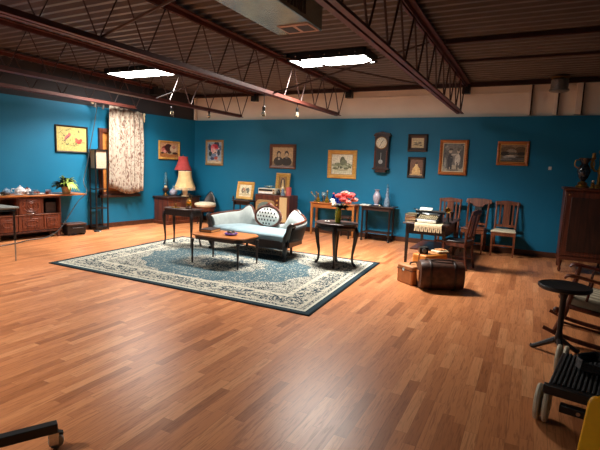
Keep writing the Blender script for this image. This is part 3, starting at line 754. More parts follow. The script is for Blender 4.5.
for i, (dx, dy, dz, r_) in enumerate(((0, 0, .43, .062), (-.1, -.05, .39, .058), (.1, -.03, .40, .062), (.16, .03, .34, .055), (.02, -.11, .34, .06), (-.06, .09, .42, .055), (.11, -.12, .31, .052), (.07, .1, .41, .056), (-.02, -.02, .37, .05))):
    rose((-2.46+dx*.82, 6.34+dy, ZO+dz+.01), r_, 'rose' if i % 3 else 'pinkpetal', 'coral pink rose in the bouquet standing on the round dark table', 'roses in the yellow-green vase', vb)
for i, (dx, dy, dz) in enumerate(((-.16, -.03, .3), (-.2, .03, .33), (-.12, -.09, .27))):
    rose((-2.48+dx, 6.34+dy, ZO+dz), .034, 'whitepetal', 'small white flower at the left of the coral rose bouquet', 'white flowers in the yellow-green vase', vb)
t = thing('trinket_dish', 'tiny white dish on the left of the round dark table', 'dish', (-2.70, 6.25, ZO))
b = MB(); b.lathe([(.015, 0), (.03, .004), (.042, .018), (.038, .019), (.001, .007)]); build('dish', b, 'white', t)
b = MB(); b.ball((0, 0, .016), .014); build('pebble', b, 'black', t)

# ---- left console table with lantern
t = thing('console_table', 'small dark console table with slim curved legs, left of the settee', 'table', (-5.46, 6.2, ZR))
b = MB(); b.prism([(-.37, .15), (-.40, .05), (-.36, -.12), (-.2, -.18), (.2, -.18), (.33, -.12), (.36, .05), (.34, .15)], .02, T((0, 0, .645))); build('tabletop', b, 'walnut', t, bev=.005)
b = MB(); b.box((-.02, 0, .59), (.62, .26, .11)); build('apron', b, 'ebony', t, bev=.004)
for x, y, dx, dy in ((-.33, -.11, -.6, -.6), (.27, -.11, .6, -.6), (-.33, .12, -.6, .4), (.27, .12, .6, .4)):
    b = MB(); cabriole(b, x, y, .6, dx, dy, .028, .03); build('leg', b, 'ebony', t)
ZL = ZR+.665
t = thing('lantern', 'small brown metal lantern standing on the dark console table beside the settee', 'lantern', (-5.34, 6.2, ZL))
b = MB(); b.lathe([(.06, 0), (.065, .015), (.05, .035), (.048, .06)], seg=16); build('base', b, 'leather', t)
b = MB(); b.lathe([(.04, .05), (.055, .085), (.04, .13)], seg=16); build('glass_globe', b, 'amberglass', t)
b = MB(); b.lathe([(.045, .13), (.04, .15), (.02, .17), (.018, .19)], seg=16)
for k in range(4): b.tube([(.062*cos(k*pi/2), .062*sin(k*pi/2), .02), (.06*cos(k*pi/2), .06*sin(k*pi/2), .1), (.035*cos(k*pi/2), .035*sin(k*pi/2), .16)], .004, 5)
build('cage', b, 'brass', t)
b = MB(); b.tube([(.045, 0, .15), (.05, 0, .22), (0, 0, .265), (-.05, 0, .22), (-.045, 0, .15)], .003, 6, sm=4); build('handle', b, 'brass', t)
t = thing('small_tray', 'small brass tray at the left on the dark console table', 'tray', (-5.6, 6.15, ZL))
b = MB(); b.lathe([(.09, 0), (.1, .012), (.096, .013), (.088, .004), (.001, .004)], sx=1, sy=.6); build('dish', b, 'brass', t)
b = MB(); b.lathe([(.012, .004), (.018, .02), (.01, .06), (.02, .075)], seg=12); build('candle_cup', b, 'brass', t)

# ------------------------------------------------------------------ left wall group
# sideboard: local X along wall, front -Y; width 1.15 (s -4.96..-3.81)
t = thing('sideboard', 'carved reddish wood sideboard with open niches and a long overhanging top, against the left wall', 'sideboard', LW(-4.385, .24), WR)
b = MB()
b.box((0, .19, .42), (1.13, .02, .68)); b.box((-.555, 0, .44), (.025, .4, .64)); b.box((.555, 0, .44), (.025, .4, .64)); b.box((0, 0, .13), (1.13, .4, .03)); b.box((0, 0, .44), (1.13, .4, .02)); b.box((0, 0, .75), (1.13, .4, .02))
b.box((-.2, .0, .59), (.02, .38, .3)); b.box((.24, 0, .59), (.02, .38, .3))
build('carcass', b, 'mahog', t, bev=.004)
b = MB(); b.box((.2, -.0, .785), (1.72, .5, .03)); build('worktop', b, 'oak', t, bev=.006)
b = MB(); b.box((.02, -.195, .595), (.41, .02, .28)); dr = build('door', b, 'carve', t, bev=.004)
b = MB()
for rx_, rz_ in ((.15, .1), (.1, .075), (.05, .05)):
    b.tube([(.02+rx_*cos(k*pi/12)*(1-.12*(k % 2)), -.207, .6+rz_*sin(k*pi/12)) for k in range(25)], .008, 6)
for sx in (-1, 1): b.box((.02+sx*.185, -.207, .595), (.016, .012, .26))
build('carving', b, 'carve', dr)
b = MB(); b.tube([(-.06, -.215, .475), (.0, -.235, .475), (.05, -.235, .475), (.1, -.215, .475)], .007, 6, sm=3); build('handle', b, 'chrome', dr)
for x, w in ((-.375, .34), (.02, .43), (.395, .3)):
    b = MB(); b.box((x, -.195, .29), (w, .02, .27)); f = build('drawer', b, 'carve', t, bev=.006)
    b = MB(); b.box((x, -.209, .29), (w*.72, .012, .17)); b.tube([(x+w*.25*cos(k*pi/10), -.217, .29+.05*sin(k*pi/10)) for k in range(21)], .007, 6); build('carving', b, 'carve', f, bev=.004)
b = MB(); b.box((0, -.2, .44), (1.13, .025, .02)); build('front_rail', b, 'brown_x', t, bev=.003)
for sx in (-1, 1):
    for y in (-.17, .17):
        b = MB(); b.lathe([(.028, 0), (.04, .03), (.03, .06), (.036, .09), (.03, .12)], (sx*.52, y, 0), 12); build('foot', b, 'mahog', t)
b = MB(); b.box((.42, -.02, .555), (.2, .2, .19)); tag(build('storage_box', b, 'walnut', bev=.006, loc=LW(-4.385, .24), rz=WR), 'dark box pushed inside the right open niche of the sideboard', 'box')
ZS = .80
def on_sb(s, d): return LW(s, d, ZS)
def teapot(loc, rz, label, k=1, m='speckle'):
    tt = thing('teapot', label, 'teapot', loc, rz)
    q = MB(); q.lathe([(.05*k, 0), (.075*k, .02*k), (.09*k, .06*k), (.075*k, .1*k), (.045*k, .12*k)], seg=18); build('body', q, m, tt)
    q = MB(); q.lathe([(.048*k, .118*k), (.035*k, .135*k), (.008*k, .142*k), (.014*k, .155*k), (.002, .165*k)], seg=14); build('lid', q, m, tt)
    q = MB(); q.tube([(.08*k, 0, .05*k), (.12*k, 0, .07*k), (.145*k, 0, .115*k)], [.018*k, .012*k, .009*k], 8, sm=4); build('spout', q, m, tt)
    q = MB(); q.tube([(-.075*k, 0, .095*k), (-.125*k, 0, .1*k), (-.13*k, 0, .05*k), (-.08*k, 0, .035*k)], .008*k, 6, sm=4); build('handle', q, m, tt)
teapot(on_sb(-4.43, .22), 1.2, 'white flowered teapot at the middle of the crockery on the sideboard', 1.0)
teapot(on_sb(-4.67, .25), 2.2, 'dark patterned teapot leftmost of the crockery on the sideboard', .8, 'bluewhite')
def cup(loc, label, m='speckle', k=1):
    tt = thing('teacup', label, 'cup', loc)
    q = MB(); q.lathe([(.04*k, 0), (.075*k, .012*k), (.072*k, .014*k), (.03*k, .006*k), (.001, .006*k)], seg=18); build('saucer', q, m, tt)
    q = MB(); q.lathe([(.022*k, .008*k), (.03*k, .018*k), (.042*k, .065*k), (.038*k, .064*k), (.026*k, .02*k), (.001, .016*k)], seg=16); build('bowl', q, m, tt)
    q = MB(); q.tube([(.038*k, 0, .055*k), (.06*k, 0, .05*k), (.055*k, 0, .025*k), (.033*k, 0, .025*k)], .004*k, 6, sm=3); build('handle', q, m, tt)
cup(on_sb(-4.52, .37), 'white teacup and saucer in front of the patterned teapots on the sideboard')
cup(on_sb(-4.33, .40), 'flowered teacup nearest the front edge in the middle of the sideboard top', 'bluewhite')
cup(on_sb(-3.97, .3), 'single pale teacup standing left of the potted plant', 'lavender', 1.2)
cup(on_sb(-4.15, .2), 'small grey blue teacup at the right of the teapots on the sideboard', 'bluewhite', 1.1)
t = thing('serving_platter', 'white oval platter with dark fruit on the sideboard', 'platter', on_sb(-4.22, .34), WR)
b = MB(); b.lathe([(.09, 0), (.13, .016), (.126, .018), (.085, .006), (.001, .006)], sx=1.2, sy=.7, seg=24); build('platter', b, 'white', t)
b = MB()
for k in range(5): b.ball((-.06+.03*k, .012*(-1)**k, .03), .022, u=10, v=7)
build('fruit', b, 'bookred', t)
t = thing('plate', 'cream plate at the far left end of the sideboard top', 'plate', on_sb(-4.88, .32))
b = MB(); b.lathe([(.07, 0), (.12, .014), (.118, .017), (.066, .005), (.001, .005)], seg=24); build('rim', b, 'ivory', t)
b = MB(); b.ball((0, 0, .025), .05, sz=.6); build('bread', b, 'ivory', t)
t = thing('potted_plant', 'leafy green plant in a tan pot with pale drooping leaves, on the sideboard', 'plant', on_sb(-3.66, .36))
b = MB(); b.lathe([(.06, 0), (.075, .02), (.085, .12), (.09, .135), (.08, .135), (.07, .11), (.001, .1)], seg=20); build('pot', b, 'terracotta', t)
b = MB(); rl = random.Random(3)
for k in range(60):
    a = rl.uniform(0, 2*pi); e = rl.uniform(.2, 2.2); b.leaf((.02*cos(a), .02*sin(a), .12+rl.uniform(0, .08)), (cos(a), sin(a), e), rl.uniform(.14, .22), .08, rl.uniform(.1, .5))
for k in range(34):
    a = rl.uniform(pi*.85, pi*1.6); b.leaf((.05*cos(a), .05*sin(a), .12+rl.uniform(0, .05)), (cos(a), sin(a), rl.uniform(.1, .9)), rl.uniform(.16, .27), .07, rl.uniform(.2, .5))
build('foliage', b, 'leaf_dark', t, solid=.0015)
b = MB()
for k in range(34):
    a = rl.uniform(-1.6, 2.8); e = rl.uniform(.5, 2.6); b.leaf((.03*cos(a), .03*sin(a), .17+rl.uniform(0, .06)), (cos(a), sin(a), e), rl.uniform(.18, .30), .04, rl.uniform(.4, 1.0))
for k in range(6): b.leaf((.03, -.03, .2), (1, -.4+.2*k, .6), .3, .045, 1.0)
build('pale_foliage', b, 'leaf_pale', t, solid=.0015)
cup(on_sb(-4.78, .36), 'dark brown small cup and saucer near the left end of the sideboard', 'leather_dark', .9)
cup(on_sb(-4.05, .4), 'small dark reddish cup in front of the grey blue teacup on the sideboard', 'bookred', .8)
t = thing('sugar_bowl', 'round white lidded sugar bowl behind the serving platter on the sideboard', 'bowl', on_sb(-4.28, .16))
b = MB(); b.lathe([(.035, 0), (.065, .03), (.06, .08), (.045, .09)], seg=16); build('bowl', b, 'speckle', t)
b = MB(); b.lathe([(.048, .088), (.03, .105), (.008, .11), (.012, .125), (.002, .13)], seg=14); build('lid', b, 'bookred', t)

t = thing('equipment_case', 'black equipment case with a tan top edge on the floor right of the sideboard', 'case', LW(-3.57, .44), WR-.08)
b = MB(); b.box((0, 0, .115), (.36, .22, .17)); build('case_body', b, 'black', t, bev=.01)
b = MB(); b.box((0, -.0, .215), (.38, .25, .03)); build('lid', b, 'leather', t, bev=.006)
b = MB(); b.tube([(-.1, -.12, .15), (-.1, -.15, .15), (.1, -.15, .15), (.1, -.12, .15)], .008, 6); build('handle', b, 'leather_dark', t)
for x in (-.14, .14):
    b = MB(); b.box((x, -.0, .015), (.04, .2, .03)); build('foot', b, 'rubber', t)

# etagere floor lamp
t = thing('floor_lamp', 'tall black square frame floor lamp with shelves and a pale shade by the window', 'lamp', LW(-2.85, .165), WR)
b = MB(); w = .145; H = 1.68
for sx in (-1, 1):
    for sy in (-1, 1): b.box((sx*(w-.0125), sy*(w-.03-.0125), H/2), (.025, .025, H))
for z in (H-.0125, 1.28, .0325):
    for sx in (-1, 1): b.box((sx*(w-.0125), 0, z), (.025, 2*w-.06, .025))
    for sy in (-1, 1): b.box((0, sy*(w-.0425), z), (2*w, .025, .025))
build('frame', b, 'black', t, smooth=False)
for z in (.46, .86, .06):
    b = MB(); b.box((0, 0, z), (2*w-.02, 2*w-.08, .018)); build('shelf', b, 'black', t)
b = MB(); b.box((0, 0, 1.475), (2*w-.05, 2*w-.11, .365)); build('lamp_shade', b, 'lampshade_pale', t)
b = MB(); b.tube([(0, .0, 1.68), (0, 0, 1.7)], .02, 8); build('finial', b, 'black', t)
t = thing('cable_coil', 'coiled black cable with a white plug on the floor beside the floor lamp', 'cable', LW(-3.06, .42), 0)
b = MB(); b.tube([((.05+.02*sin(k*.7))*cos(k*.55), (.07)*sin(k*.55), .008+.0006*k) for k in range(34)], .007, 6); build('cord', b, 'rubber', t)
b = MB(); b.box((.07, 0, .014), (.04, .025, .022), rz=.6); build('plug', b, 'white', t, bev=.004)

# window with sill
g = struct(thing('window_1', 'dark wood window with amber boarding behind the floral curtain', 'window', LW(-2.27, 0), WR)); 
b = MB(); W2 = .48
b.box((-W2+.04, -.03, 1.41), (.08, .06, 1.36)); b.box((W2-.04, -.03, 1.41), (.08, .06, 1.36)); b.box((0, -.03, 2.09), (2*W2, .06, .08)); b.box((0, -.03, .76), (2*W2, .06, .06)); b.box((0, -.025, 1.42), (2*W2-.1, .04, .04))
build('window_frame', b, 'mahog', g, smooth=False)
b = MB(); b.box((0, -.05, .695), (2*W2+.06, .1, .06)); build('window_sill', b, 'walnut', g, bev=.006)
b = MB(); b.box((0, -.012, 1.41), (2*W2-.12, .014, 1.3)); build('pane', b, 'amberblind', g, smooth=False)
del g['label']; del g['category']
# rod and curtain
t = thing('curtain_rod', 'thin black curtain rod with clips holding the floral curtain', 'rod', LW(-2.28, .12, 2.56), WR)
b = MB(); b.tube([(-.65, 0, .06), (.62, 0, -.04)], .012, 8); build('pole', b, 'black', t)
for x, z in ((-.65, .06), (.62, -.04)):
    b = MB(); b.ball((x, 0, z), .028); build('finial', b, 'ivory', t)
    b = MB(); b.box((x*.93, .06, z), (.02, .12, .02)); build('bracket', b, 'black', t)
for x, z in ((-.6, .02), (-.42, .0), (.5, -.06)):
    b = MB(); b.box((x, -.01, z), (.035, .03, .09), rx=.3); build('clip', b, 'steel', t)
def cur(u, v):
    x = -.42+.84*u+.02*sin(v*4)*u; fold = .035*sin(u*2*pi*7)+.02*sin(u*2*pi*3+1.2)
    top = .03-.09*u+.03*abs(sin(u*9)); bot = -1.74-.08*u+.05*cos(u*6)
    k = .35+.65*min(1, v*2.5)
    return Vector((x*(1+.04*v), fold*k-.03, top*(1-v)+bot*v))
b = MB(); b.grid(cur, 90, 14)
o = build('curtain', b, 'curtain', solid=.003, loc=LW(-2.17, .16, 2.57), rz=WR, angle=80); tag(o, 'white floral curtain hanging from a rod over the window on the left wall', 'curtain')
b = MB(); b.leaf((0, 0, 0), (.3, 0, -1), .2, .12, 0); 
o = build('cloth_tag', b, 'ivory', solid=.003, loc=LW(-1.72, .12, 2.53), rz=WR); tag(o, 'small yellowish cloth hanging at the right end of the curtain rod', 'cloth')
# long cable drooping from rod to floor and in front of the sideboard
pts = [LW(-2.81, .1, 2.62), LW(-2.88, .12, 2.27), LW(-3.09, .15, 1.39), LW(-3.22, .22, 1.02), LW(-3.36, .55, .84), LW(-3.56, .58, .66), LW(-3.75, .59, .41), LW(-3.92, .58, .17), LW(-4.15, .56, .03), LW(-4.47, .56, .012), LW(-4.75, .72, .012), LW(-5.05, .82, .012), LW(-5.6, .95, .012)]
b = MB(); b.tube(pts, .009, 7, sm=8)
tag(build('power_cable', b, plain('grey_cable', (44, 48, 50), .5)), 'long dark cable drooping from the curtain rod to the floor before the sideboard', 'cable')

# grey topped table at the left picture edge
t = thing('side_table', 'grey topped table with thin legs cut off by the left edge of the photo', 'table', (-6.82, 3.68, 0))
b = MB(); b.box((-.0, 0, .765), (.84, .38, .03), rz=0); build('tabletop', b, 'greytop', t, bev=.01)
for x in (-.37, .37):
    for y in (-.14, .14):
        b = MB(); b.tube([(x, y, .75), (x, y, .3)], .014, 8); l = build('leg', b, 'black', t)
        b = MB(); b.tube([(x, y, .3), (x, y, 0)], .01, 8); build('leg_tube', b, 'steel', l)
b = MB(); b.box((0, 0, .735), (.78, .32, .03)); build('apron', b, 'black', t)

# chest in the corner with lamps
cs, cd = -.83, .27
t = thing('blanket_chest', 'low reddish brown wooden chest in the back left corner carrying the lamps', 'chest', LW(cs, cd), WR)
b = MB(); b.box((0, -.02, .345), (1.0, .5, .55)); build('chest_body', b, 'mahog', t, bev=.008)
b = MB(); b.box((0, -.02, .64), (1.06, .56, .04)); build('lid', b, 'walnut', t, bev=.01)
b = MB(); b.box((0, -.02, .04), (1.06, .54, .08)); build('plinth', b, 'mahog_x', t, bev=.008)
for x in (-.3, .3):
    b = MB(); b.box((x, -.275, .34), (.36, .015, .36)); build('front_panel', b, 'brown', t, bev=.006)
ZH = .66
t = thing('oil_lamp', 'glass chimney oil lamp with a dark base, leftmost on the corner chest', 'oil lamp', (-7.93, 8.36, ZH))
b = MB(); b.lathe([(.06, 0), (.065, .012), (.03, .03), (.018, .07), (.03, .09)], seg=16); build('base', b, 'brass', t)
b = MB(); b.lathe([(.03, .09), (.07, .12), (.075, .16), (.05, .19), (.03, .2)], seg=18); build('font', b, 'leather_dark', t)
b = MB(); b.lathe([(.03, .2), (.035, .215), (.03, .24)], seg=14); build('burner', b, 'ivory', t)
b = MB(); b.lathe([(.028, .24), (.042, .3), (.045, .35), (.028, .44), (.024, .56)], seg=18, closed=False); build('chimney', b, 'blueglass', t, solid=.003)
t = thing('glass_jar', 'squat pale glass jar with a stopper, between the two lamps on the corner chest', 'jar', (-7.86, 8.55, ZH))
b = MB(); b.lathe([(.05, 0), (.085, .03), (.095, .08), (.07, .13), (.03, .155), (.03, .17), (.038, .175)], seg=20); build('jar_body', b, 'lavender', t)
b = MB(); b.lathe([(.02, .17), (.012, .19), (.026, .21), (.026, .235), (.002, .25)], seg=14); build('stopper', b, 'clearglass', t)
def bell_shade(q, r0, r1, z0, z1, scal=0, seg=32):
    pr = [(r1, z1), (r1*1.03, z1-.02), (r1*1.08+.0*(r0-r1), z1-(z1-z0)*.3), (r1+(r0-r1)*.42, z1-(z1-z0)*.62), (r0*.95, z0+.03), (r0, z0)]
    rings = []
    for i, (r_, z) in enumerate(pr):
        rings.append([q.bm.verts.new((r_*(1+(scal*cos(k*2*pi*8/seg) if scal else 0)*(i/5))*cos(2*pi*k/seg), r_*(1+(scal*cos(k*2*pi*8/seg) if scal else 0)*(i/5))*sin(2*pi*k/seg), z)) for k in range(seg)])
    for A_, B_ in zip(rings, rings[1:]):
        for k in range(seg): q.bm.faces.new((A_[k], A_[(k+1) % seg], B_[(k+1) % seg], B_[k]))
t = thing('table_lamp', 'table lamp with a cream fringed shade and pale base on the corner chest', 'lamp', (-7.5, 8.56, ZH))
b = MB(); b.lathe([(.09, 0), (.09, .02), (.05, .035), (.065, .09), (.06, .16), (.03, .21), (.012, .23), (.012, .4)], seg=20); build('base', b, 'ivory', t)
b = MB(); bell_shade(b, .24, .145, .21, .6, .05); sh = build('lamp_shade', b, 'shade_cream', t, solid=.004, angle=70)
b = MB()
for k in range(40):
    a = 2*pi*k/40; b.box((.238*cos(a), .238*sin(a), .185), (.018, .006, .06), rz=a+pi/2)
b.tube([(.24*cos(2*pi*k/40), .24*sin(2*pi*k/40), .215) for k in range(41)], .008, 6); b.tube([(.148*cos(2*pi*k/40), .148*sin(2*pi*k/40), .6) for k in range(41)], .009, 6)
build('fringe', b, 'fringe', sh)
b = MB(); b.lathe([(.012, .4), (.012, .6), (.016, .62), (.004, .645)], seg=10); build('finial', b, 'leather_dark', t)
t = thing('table_lamp', 'table lamp with a red bell shade, behind the cream shaded lamp in the corner', 'lamp', (-7.765, 8.79, ZH))
b = MB(); b.lathe([(.1, 0), (.1, .02), (.04, .05), (.03, .12), (.07, .25), (.08, .38), (.05, .48), (.015, .52), (.012, .72)], seg=20); build('base', b, 'black', t)
b = MB(); bell_shade(b, .21, .11, .62, .96, .02); build('lamp_shade', b, 'shade_red', t, solid=.004, angle=70)
b = MB(); b.lathe([(.01, .72), (.01, .97), (.015, .99), (.004, 1.01)], seg=10); build('finial', b, 'brass', t)
# cream seated vanity chair
t = thing('slipper_chair', 'low dark wood chair with a round cream cushion, in the corner behind the settee', 'chair', (-7.12, 8.87, 0), .25)
b = MB(); b.lathe([(.2, .4), (.25, .43), (.265, .47), (.25, .505), (.15, .525), (.001, .53)], seg=28); build('seat_cushion', b, 'cream_cloth', t)
b = MB(); b.lathe([(.2, .30), (.235, .33), (.24, .40), (.2, .405)], seg=28); build('seat_rail', b, 'mahog_x', t)
for a in (-135, -45, 45, 135):
    b = MB(); cabriole(b, .18*cos(R(a)), .18*sin(R(a)), .34, cos(R(a)), sin(R(a)), .026, .03); build('leg', b, 'ebony', t)
b = MB(); b.grid(lambda u, v: Vector(((u-.5)*(.44-.2*v), .17+.12*v+.05*sin(u*pi), .36+.42*v*(.6+.4*sin(u*pi)))), 12, 8); build('backrest', b, 'ebony', t, solid=.03)

# ------------------------------------------------------------------ back wall group
# dark child's chair with leaning gold picture
t = thing('small_stand', 'small dark wooden stand with turned posts holding a gold framed picture, behind the settee', 'stand', (-6.02, 8.95, 0))
b = MB(); b.box((0, 0, .635), (.5, .34, .03)); build('top', b, 'walnut', t, bev=.006)
b = MB(); b.box((0, 0, .25), (.44, .28, .02)); build('shelf', b, 'walnut', t, bev=.004)
for sx in (-1, 1):
    for sy in (-1, 1):
        b = MB(); b.lathe([(.016, 0), (.022, .06), (.014, .12), (.024, .3), (.015, .45), (.022, .62)], (sx*.21, sy*.13, 0), 10); build('leg', b, 'ebony', t)
b = MB(); b.lathe([(.02, .62), (.014, .66), (.028, .7), (.014, .73), (.004, .76)], (-.23, -.14, 0), 12); build('post_finial', b, 'ebony', t)
b = MB(); b.box((0, -.1, .58), (.4, .02, .08)); build('apron', b, 'walnut', t)
bf = [(.3, .5, .14, .24, (120, 110, 90)), (.5, .5, .1, .3, (160, 150, 120)), (.7, .52, .14, .24, (96, 100, 90)), (.5, .15, .5, .1, (190, 176, 140)), (.4, .62, .08, .1, (190, 120, 90)), (.62, .6, .07, .1, (80, 84, 80))] + scatter(10, .2, .8, .2, .8, .02, .06, [(90, 84, 70), (200, 190, 160), (150, 100, 80)])
picture('framed_picture', 'gold framed picture leaning back on the small dark stand behind the settee', (-6.01, 8.93, .665), 0, .47, .42, .07, 'gilt', (214, 204, 172), bf, tilt=-.2)
# television console
t = thing('television_console', 'vintage wooden television cabinet with grey screen and cream speaker panel, behind the settee', 'television', (-5.23, 9.07, 0))
b = MB(); b.box((0, .02, .485), (.9, .42, .67)); build('cabinet', b, 'mahog', t, bev=.008)
b = MB(); b.prism(super_ellipse(.25, .2, 5, 32), .02, T((-.17, -.19, .5)) @ Matrix.Rotation(pi/2, 4, 'X')); sc_ = build('bezel', b, 'gilt_dull', t, bev=.004)
b = MB(); b.ball((-.17, -.2, .5), .2, sx=1.12, sy=.12, sz=.86, u=24, v=12); build('screen', b, 'screen', sc_)
b = MB(); b.box((.3, -.195, .5), (.19, .012, .56)); build('speaker_panel', b, 'grille', t, bev=.003)
for k in range(3):
    b = MB(); b.lathe([(.022, 0), (.02, .02), (.016, .025)], (.135, -.19, .7-.1*k), 14, rot=RX); build('knob', b, 'gilt', t)
for sx in (-1, 1):
    for y in (-.14, .18):
        b = MB(); b.lathe([(.014, 0), (.024, .15)], (sx*.38, y, 0), 10); build('leg', b, 'walnut_z', t)
ZV = .82
t = thing('radio', 'cream and black tabletop radio on the television cabinet', 'radio', (-5.4, 9.03, ZV))
b = MB(); b.box((0, 0, .075), (.46, .22, .13)); build('case', b, 'radio', t, bev=.012)
b = MB(); b.box((-.03, -.112, .1), (.36, .008, .045)); build('dial', b, 'black', t)
b = MB(); b.box((-.03, -.112, .04), (.36, .006, .04)); build('speaker_strip', b, 'white', t)
for sx in (-1, 1):
    b = MB(); b.lathe([(.018, 0), (.018, .02)], (.19, -.11, .075+sx*.03), 12, rot=RX); build('knob', b, 'brass', t)
b = MB(); b.box((0, 0, .005), (.4, .18, .01)); build('foot', b, 'black', t)
t = thing('glass_dish', 'clear glass dish on top of the cream radio', 'dish', (-5.4, 9.03, ZV+.14))
b = MB(); b.lathe([(.04, 0), (.03, .012), (.1, .04), (.13, .055), (.126, .058), (.09, .043), (.001, .02)], seg=24); build('bowl', b, 'clearglass', t)
b = MB(); b.lathe([(.05, 0), (.05, .004)], (0, 0, .0), 20); build('foot', b, 'clearglass', t)
gp = [(.5, .5, .3, .4, (70, 46, 30)), (.52, .35, .16, .28, (204, 168, 110)), (.5, .68, .09, .12, (214, 180, 130)), (.52, .16, .25, .12, (220, 190, 140))]
picture('framed_picture', 'upright gold framed portrait leaning on the wall atop the television cabinet', (-5.19, 9.27, ZV), 0, .37, .5, .08, 'gilt', (150, 106, 50), gp, tilt=-.12, liner='brass')
t = thing('pink_tin', 'pink tin canister at the right end of the television cabinet', 'tin', (-4.88, 9.02, ZV))
b = MB(); b.lathe([(.06, 0), (.062, .01), (.06, .16)], seg=20); build('can', b, 'pinktin', t)
b = MB(); b.lathe([(.064, .15), (.064, .18), (.05, .19), (.012, .19), (.01, .21)], seg=20); build('lid', b, 'pinktin', t)
t = thing('figurine', 'blue and white figurine left of the pink tin', 'figurine', (-5.0, 8.97, ZV))
b = MB(); b.lathe([(.045, 0), (.05, .03), (.03, .09), (.035, .12), (.02, .15), (.01, .155)], seg=16); build('body', b, 'bluewhite', t)
b = MB(); b.ball((0, 0, .175), .025); build('head', b, 'ivory', t)
t = thing('bud_vase', 'small dark vase standing right of the radio', 'vase', (-5.1, 8.95, ZV))
b = MB(); b.lathe([(.03, 0), (.05, .04), (.045, .08), (.02, .11), (.028, .13), (.02, .128), (.001, .1)], seg=16); build('body', b, 'black', t)
b = MB(); b.lathe([(.022, .128), (.032, .134), (.022, .138)], seg=16, closed=False); build('rim', b, 'white', t)

# honey oak desk with bottles
t = thing('writing_desk', 'narrow honey coloured wooden desk against the back wall, behind the flowers', 'desk', (-3.82, 9.22, 0))
b = MB(); b.box((0, 0, .71), (1.06, .34, .025)); build('tabletop', b, 'oak', t, bev=.005)
b = MB(); b.box((0, -.13, .65), (.98, .02, .1)); b.box((0, .13, .65), (.98, .02, .1)); build('apron', b, 'oak', t)
for sx in (-1, 1):
    for sy in (-1, 1):
        b = MB(); b.box((sx*.49, sy*.13, .35), (.05, .05, .7), taper=.7); build('leg', b, 'oak_z', t)
def bottle(x, y, z, prof, m, label, neck=None):
    tt = thing('bottle', label, 'bottle', (x, y, z))
    q = MB(); q.lathe(prof, seg=16); build('bottle_body', q, m, tt)
    h = prof[-1][1]; q = MB(); q.lathe([(prof[-1][0]*1.1, h-.004), (prof[-1][0]*1.2, h+.012), (.006, h+.03)], seg=12); build('stopper', q, neck or m, tt)
ZD = .7225
bottle(-4.2, 9.15, ZD, [(.04, 0), (.045, .02), (.04, .09), (.015, .12), (.014, .17)], 'amberglass', 'amber bottle leftmost on the honey coloured desk', 'brass')
bottle(-3.99, 9.17, ZD, [(.05, 0), (.055, .03), (.03, .1), (.012, .15), (.012, .24)], 'amberglass', 'taller amber bottle second from the left on the honey coloured desk', 'gilt')
bottle(-3.84, 9.18, ZD, [(.045, 0), (.06, .05), (.05, .11), (.02, .15), (.02, .2)], 'cobalt', 'dark blue bottle with pink top near the middle of the honey coloured desk', 'rose')
bottle(-3.7, 9.16, ZD, [(.05, 0), (.06, .06), (.05, .12), (.02, .15), (.02, .18)], 'cobalt', 'round cobalt blue bottle rightmost on the honey coloured desk')
t = thing('goblet', 'stemmed clear glass goblet between the two amber bottles', 'goblet', (-4.1, 9.22, ZD))
b = MB(); b.lathe([(.04, 0), (.008, .015), (.007, .1)], seg=16); build('stem', b, 'brass', t)
b = MB(); b.lathe([(.008, .1), (.045, .14), (.05, .22), (.046, .22), (.04, .145), (.002, .11)], seg=18); build('bowl', b, 'clearglass', t)
t = thing('figurine', 'small wiry brass figurine at the left end of the honey coloured desk', 'figurine', (-4.3, 9.2, ZD))
b = MB(); b.lathe([(.03, 0), (.03, .015), (.006, .03)], seg=12); build('base', b, 'brass', t)
b = MB(); b.tube([(0, 0, .02), (.01, 0, .1), (-.06, 0, .16), (-.09, 0, .2)], .006, 6, sm=4); b.tube([(.01, 0, .1), (.05, 0, .17), (.03, 0, .21)], .006, 6, sm=4); b.ball((-.09, 0, .2), .02); b.ball((.03, 0, .21), .018); build('branches', b, 'brass', t)
t = thing('stool', 'small dark wooden stool under the right end of the honey coloured desk', 'stool', (-3.5, 9.08, 0))
b = MB(); b.box((0, 0, .45), (.3, .3, .04)); build('seat', b, 'walnut', t, bev=.008)
for sx in (-1, 1):
    for sy in (-1, 1):
        b = MB(); b.tube([(sx*.11, sy*.11, .44), (sx*.14, sy*.14, 0)], .018, 8); build('leg', b, 'ebony', t)
b = MB(); b.box((0, -.125, .2), (.24, .02, .03)); b.box((0, .125, .2), (.24, .02, .03)); build('stretcher', b, 'ebony', t)

# dark console right of the desk
t = thing('console_table', 'dark wooden console table with a low curved shelf, under the wall clock', 'table', (-2.8, 9.14, 0))
b = MB(); b.box((0, 0, .725), (.74, .4, .025)); build('tabletop', b, 'walnut', t, bev=.006)
b = MB(); b.box((0, -.16, .68), (.62, .02, .07)); b.box((0, .16, .68), (.62, .02, .07)); build('apron', b, 'walnut', t)
for sx in (-1, 1):
    for sy in (-1, 1):
        b = MB(); b.lathe([(.02, 0), (.03, .03), (.016, .06), (.024, .14), (.022, .2), (.018, .25), (.022, .6), (.026, .715)], (sx*.29, sy*.15, 0), 10); build('leg', b, 'ebony', t)
b = MB(); sh_ = [(-.29, -.16), (-.15, -.1), (0, -.14), (.15, -.1), (.29, -.16), (.29, .16), (-.29, .16)]; b.prism(sh_, .02, T((0, 0, .17))); build('shelf', b, 'walnut', t)
ZK = .7375
t = thing('urn_vase', 'pale lavender urn vase on the dark console under the clock', 'vase', (-2.84, 9.12, ZK))
b = MB(); b.lathe([(.05, 0), (.055, .02), (.04, .04), (.075, .13), (.08, .2), (.055, .26), (.035, .29), (.04, .32), (.06, .335), (.055, .337), (.03, .31), (.001, .29)], seg=22); build('vase_body', b, 'lavender', t)
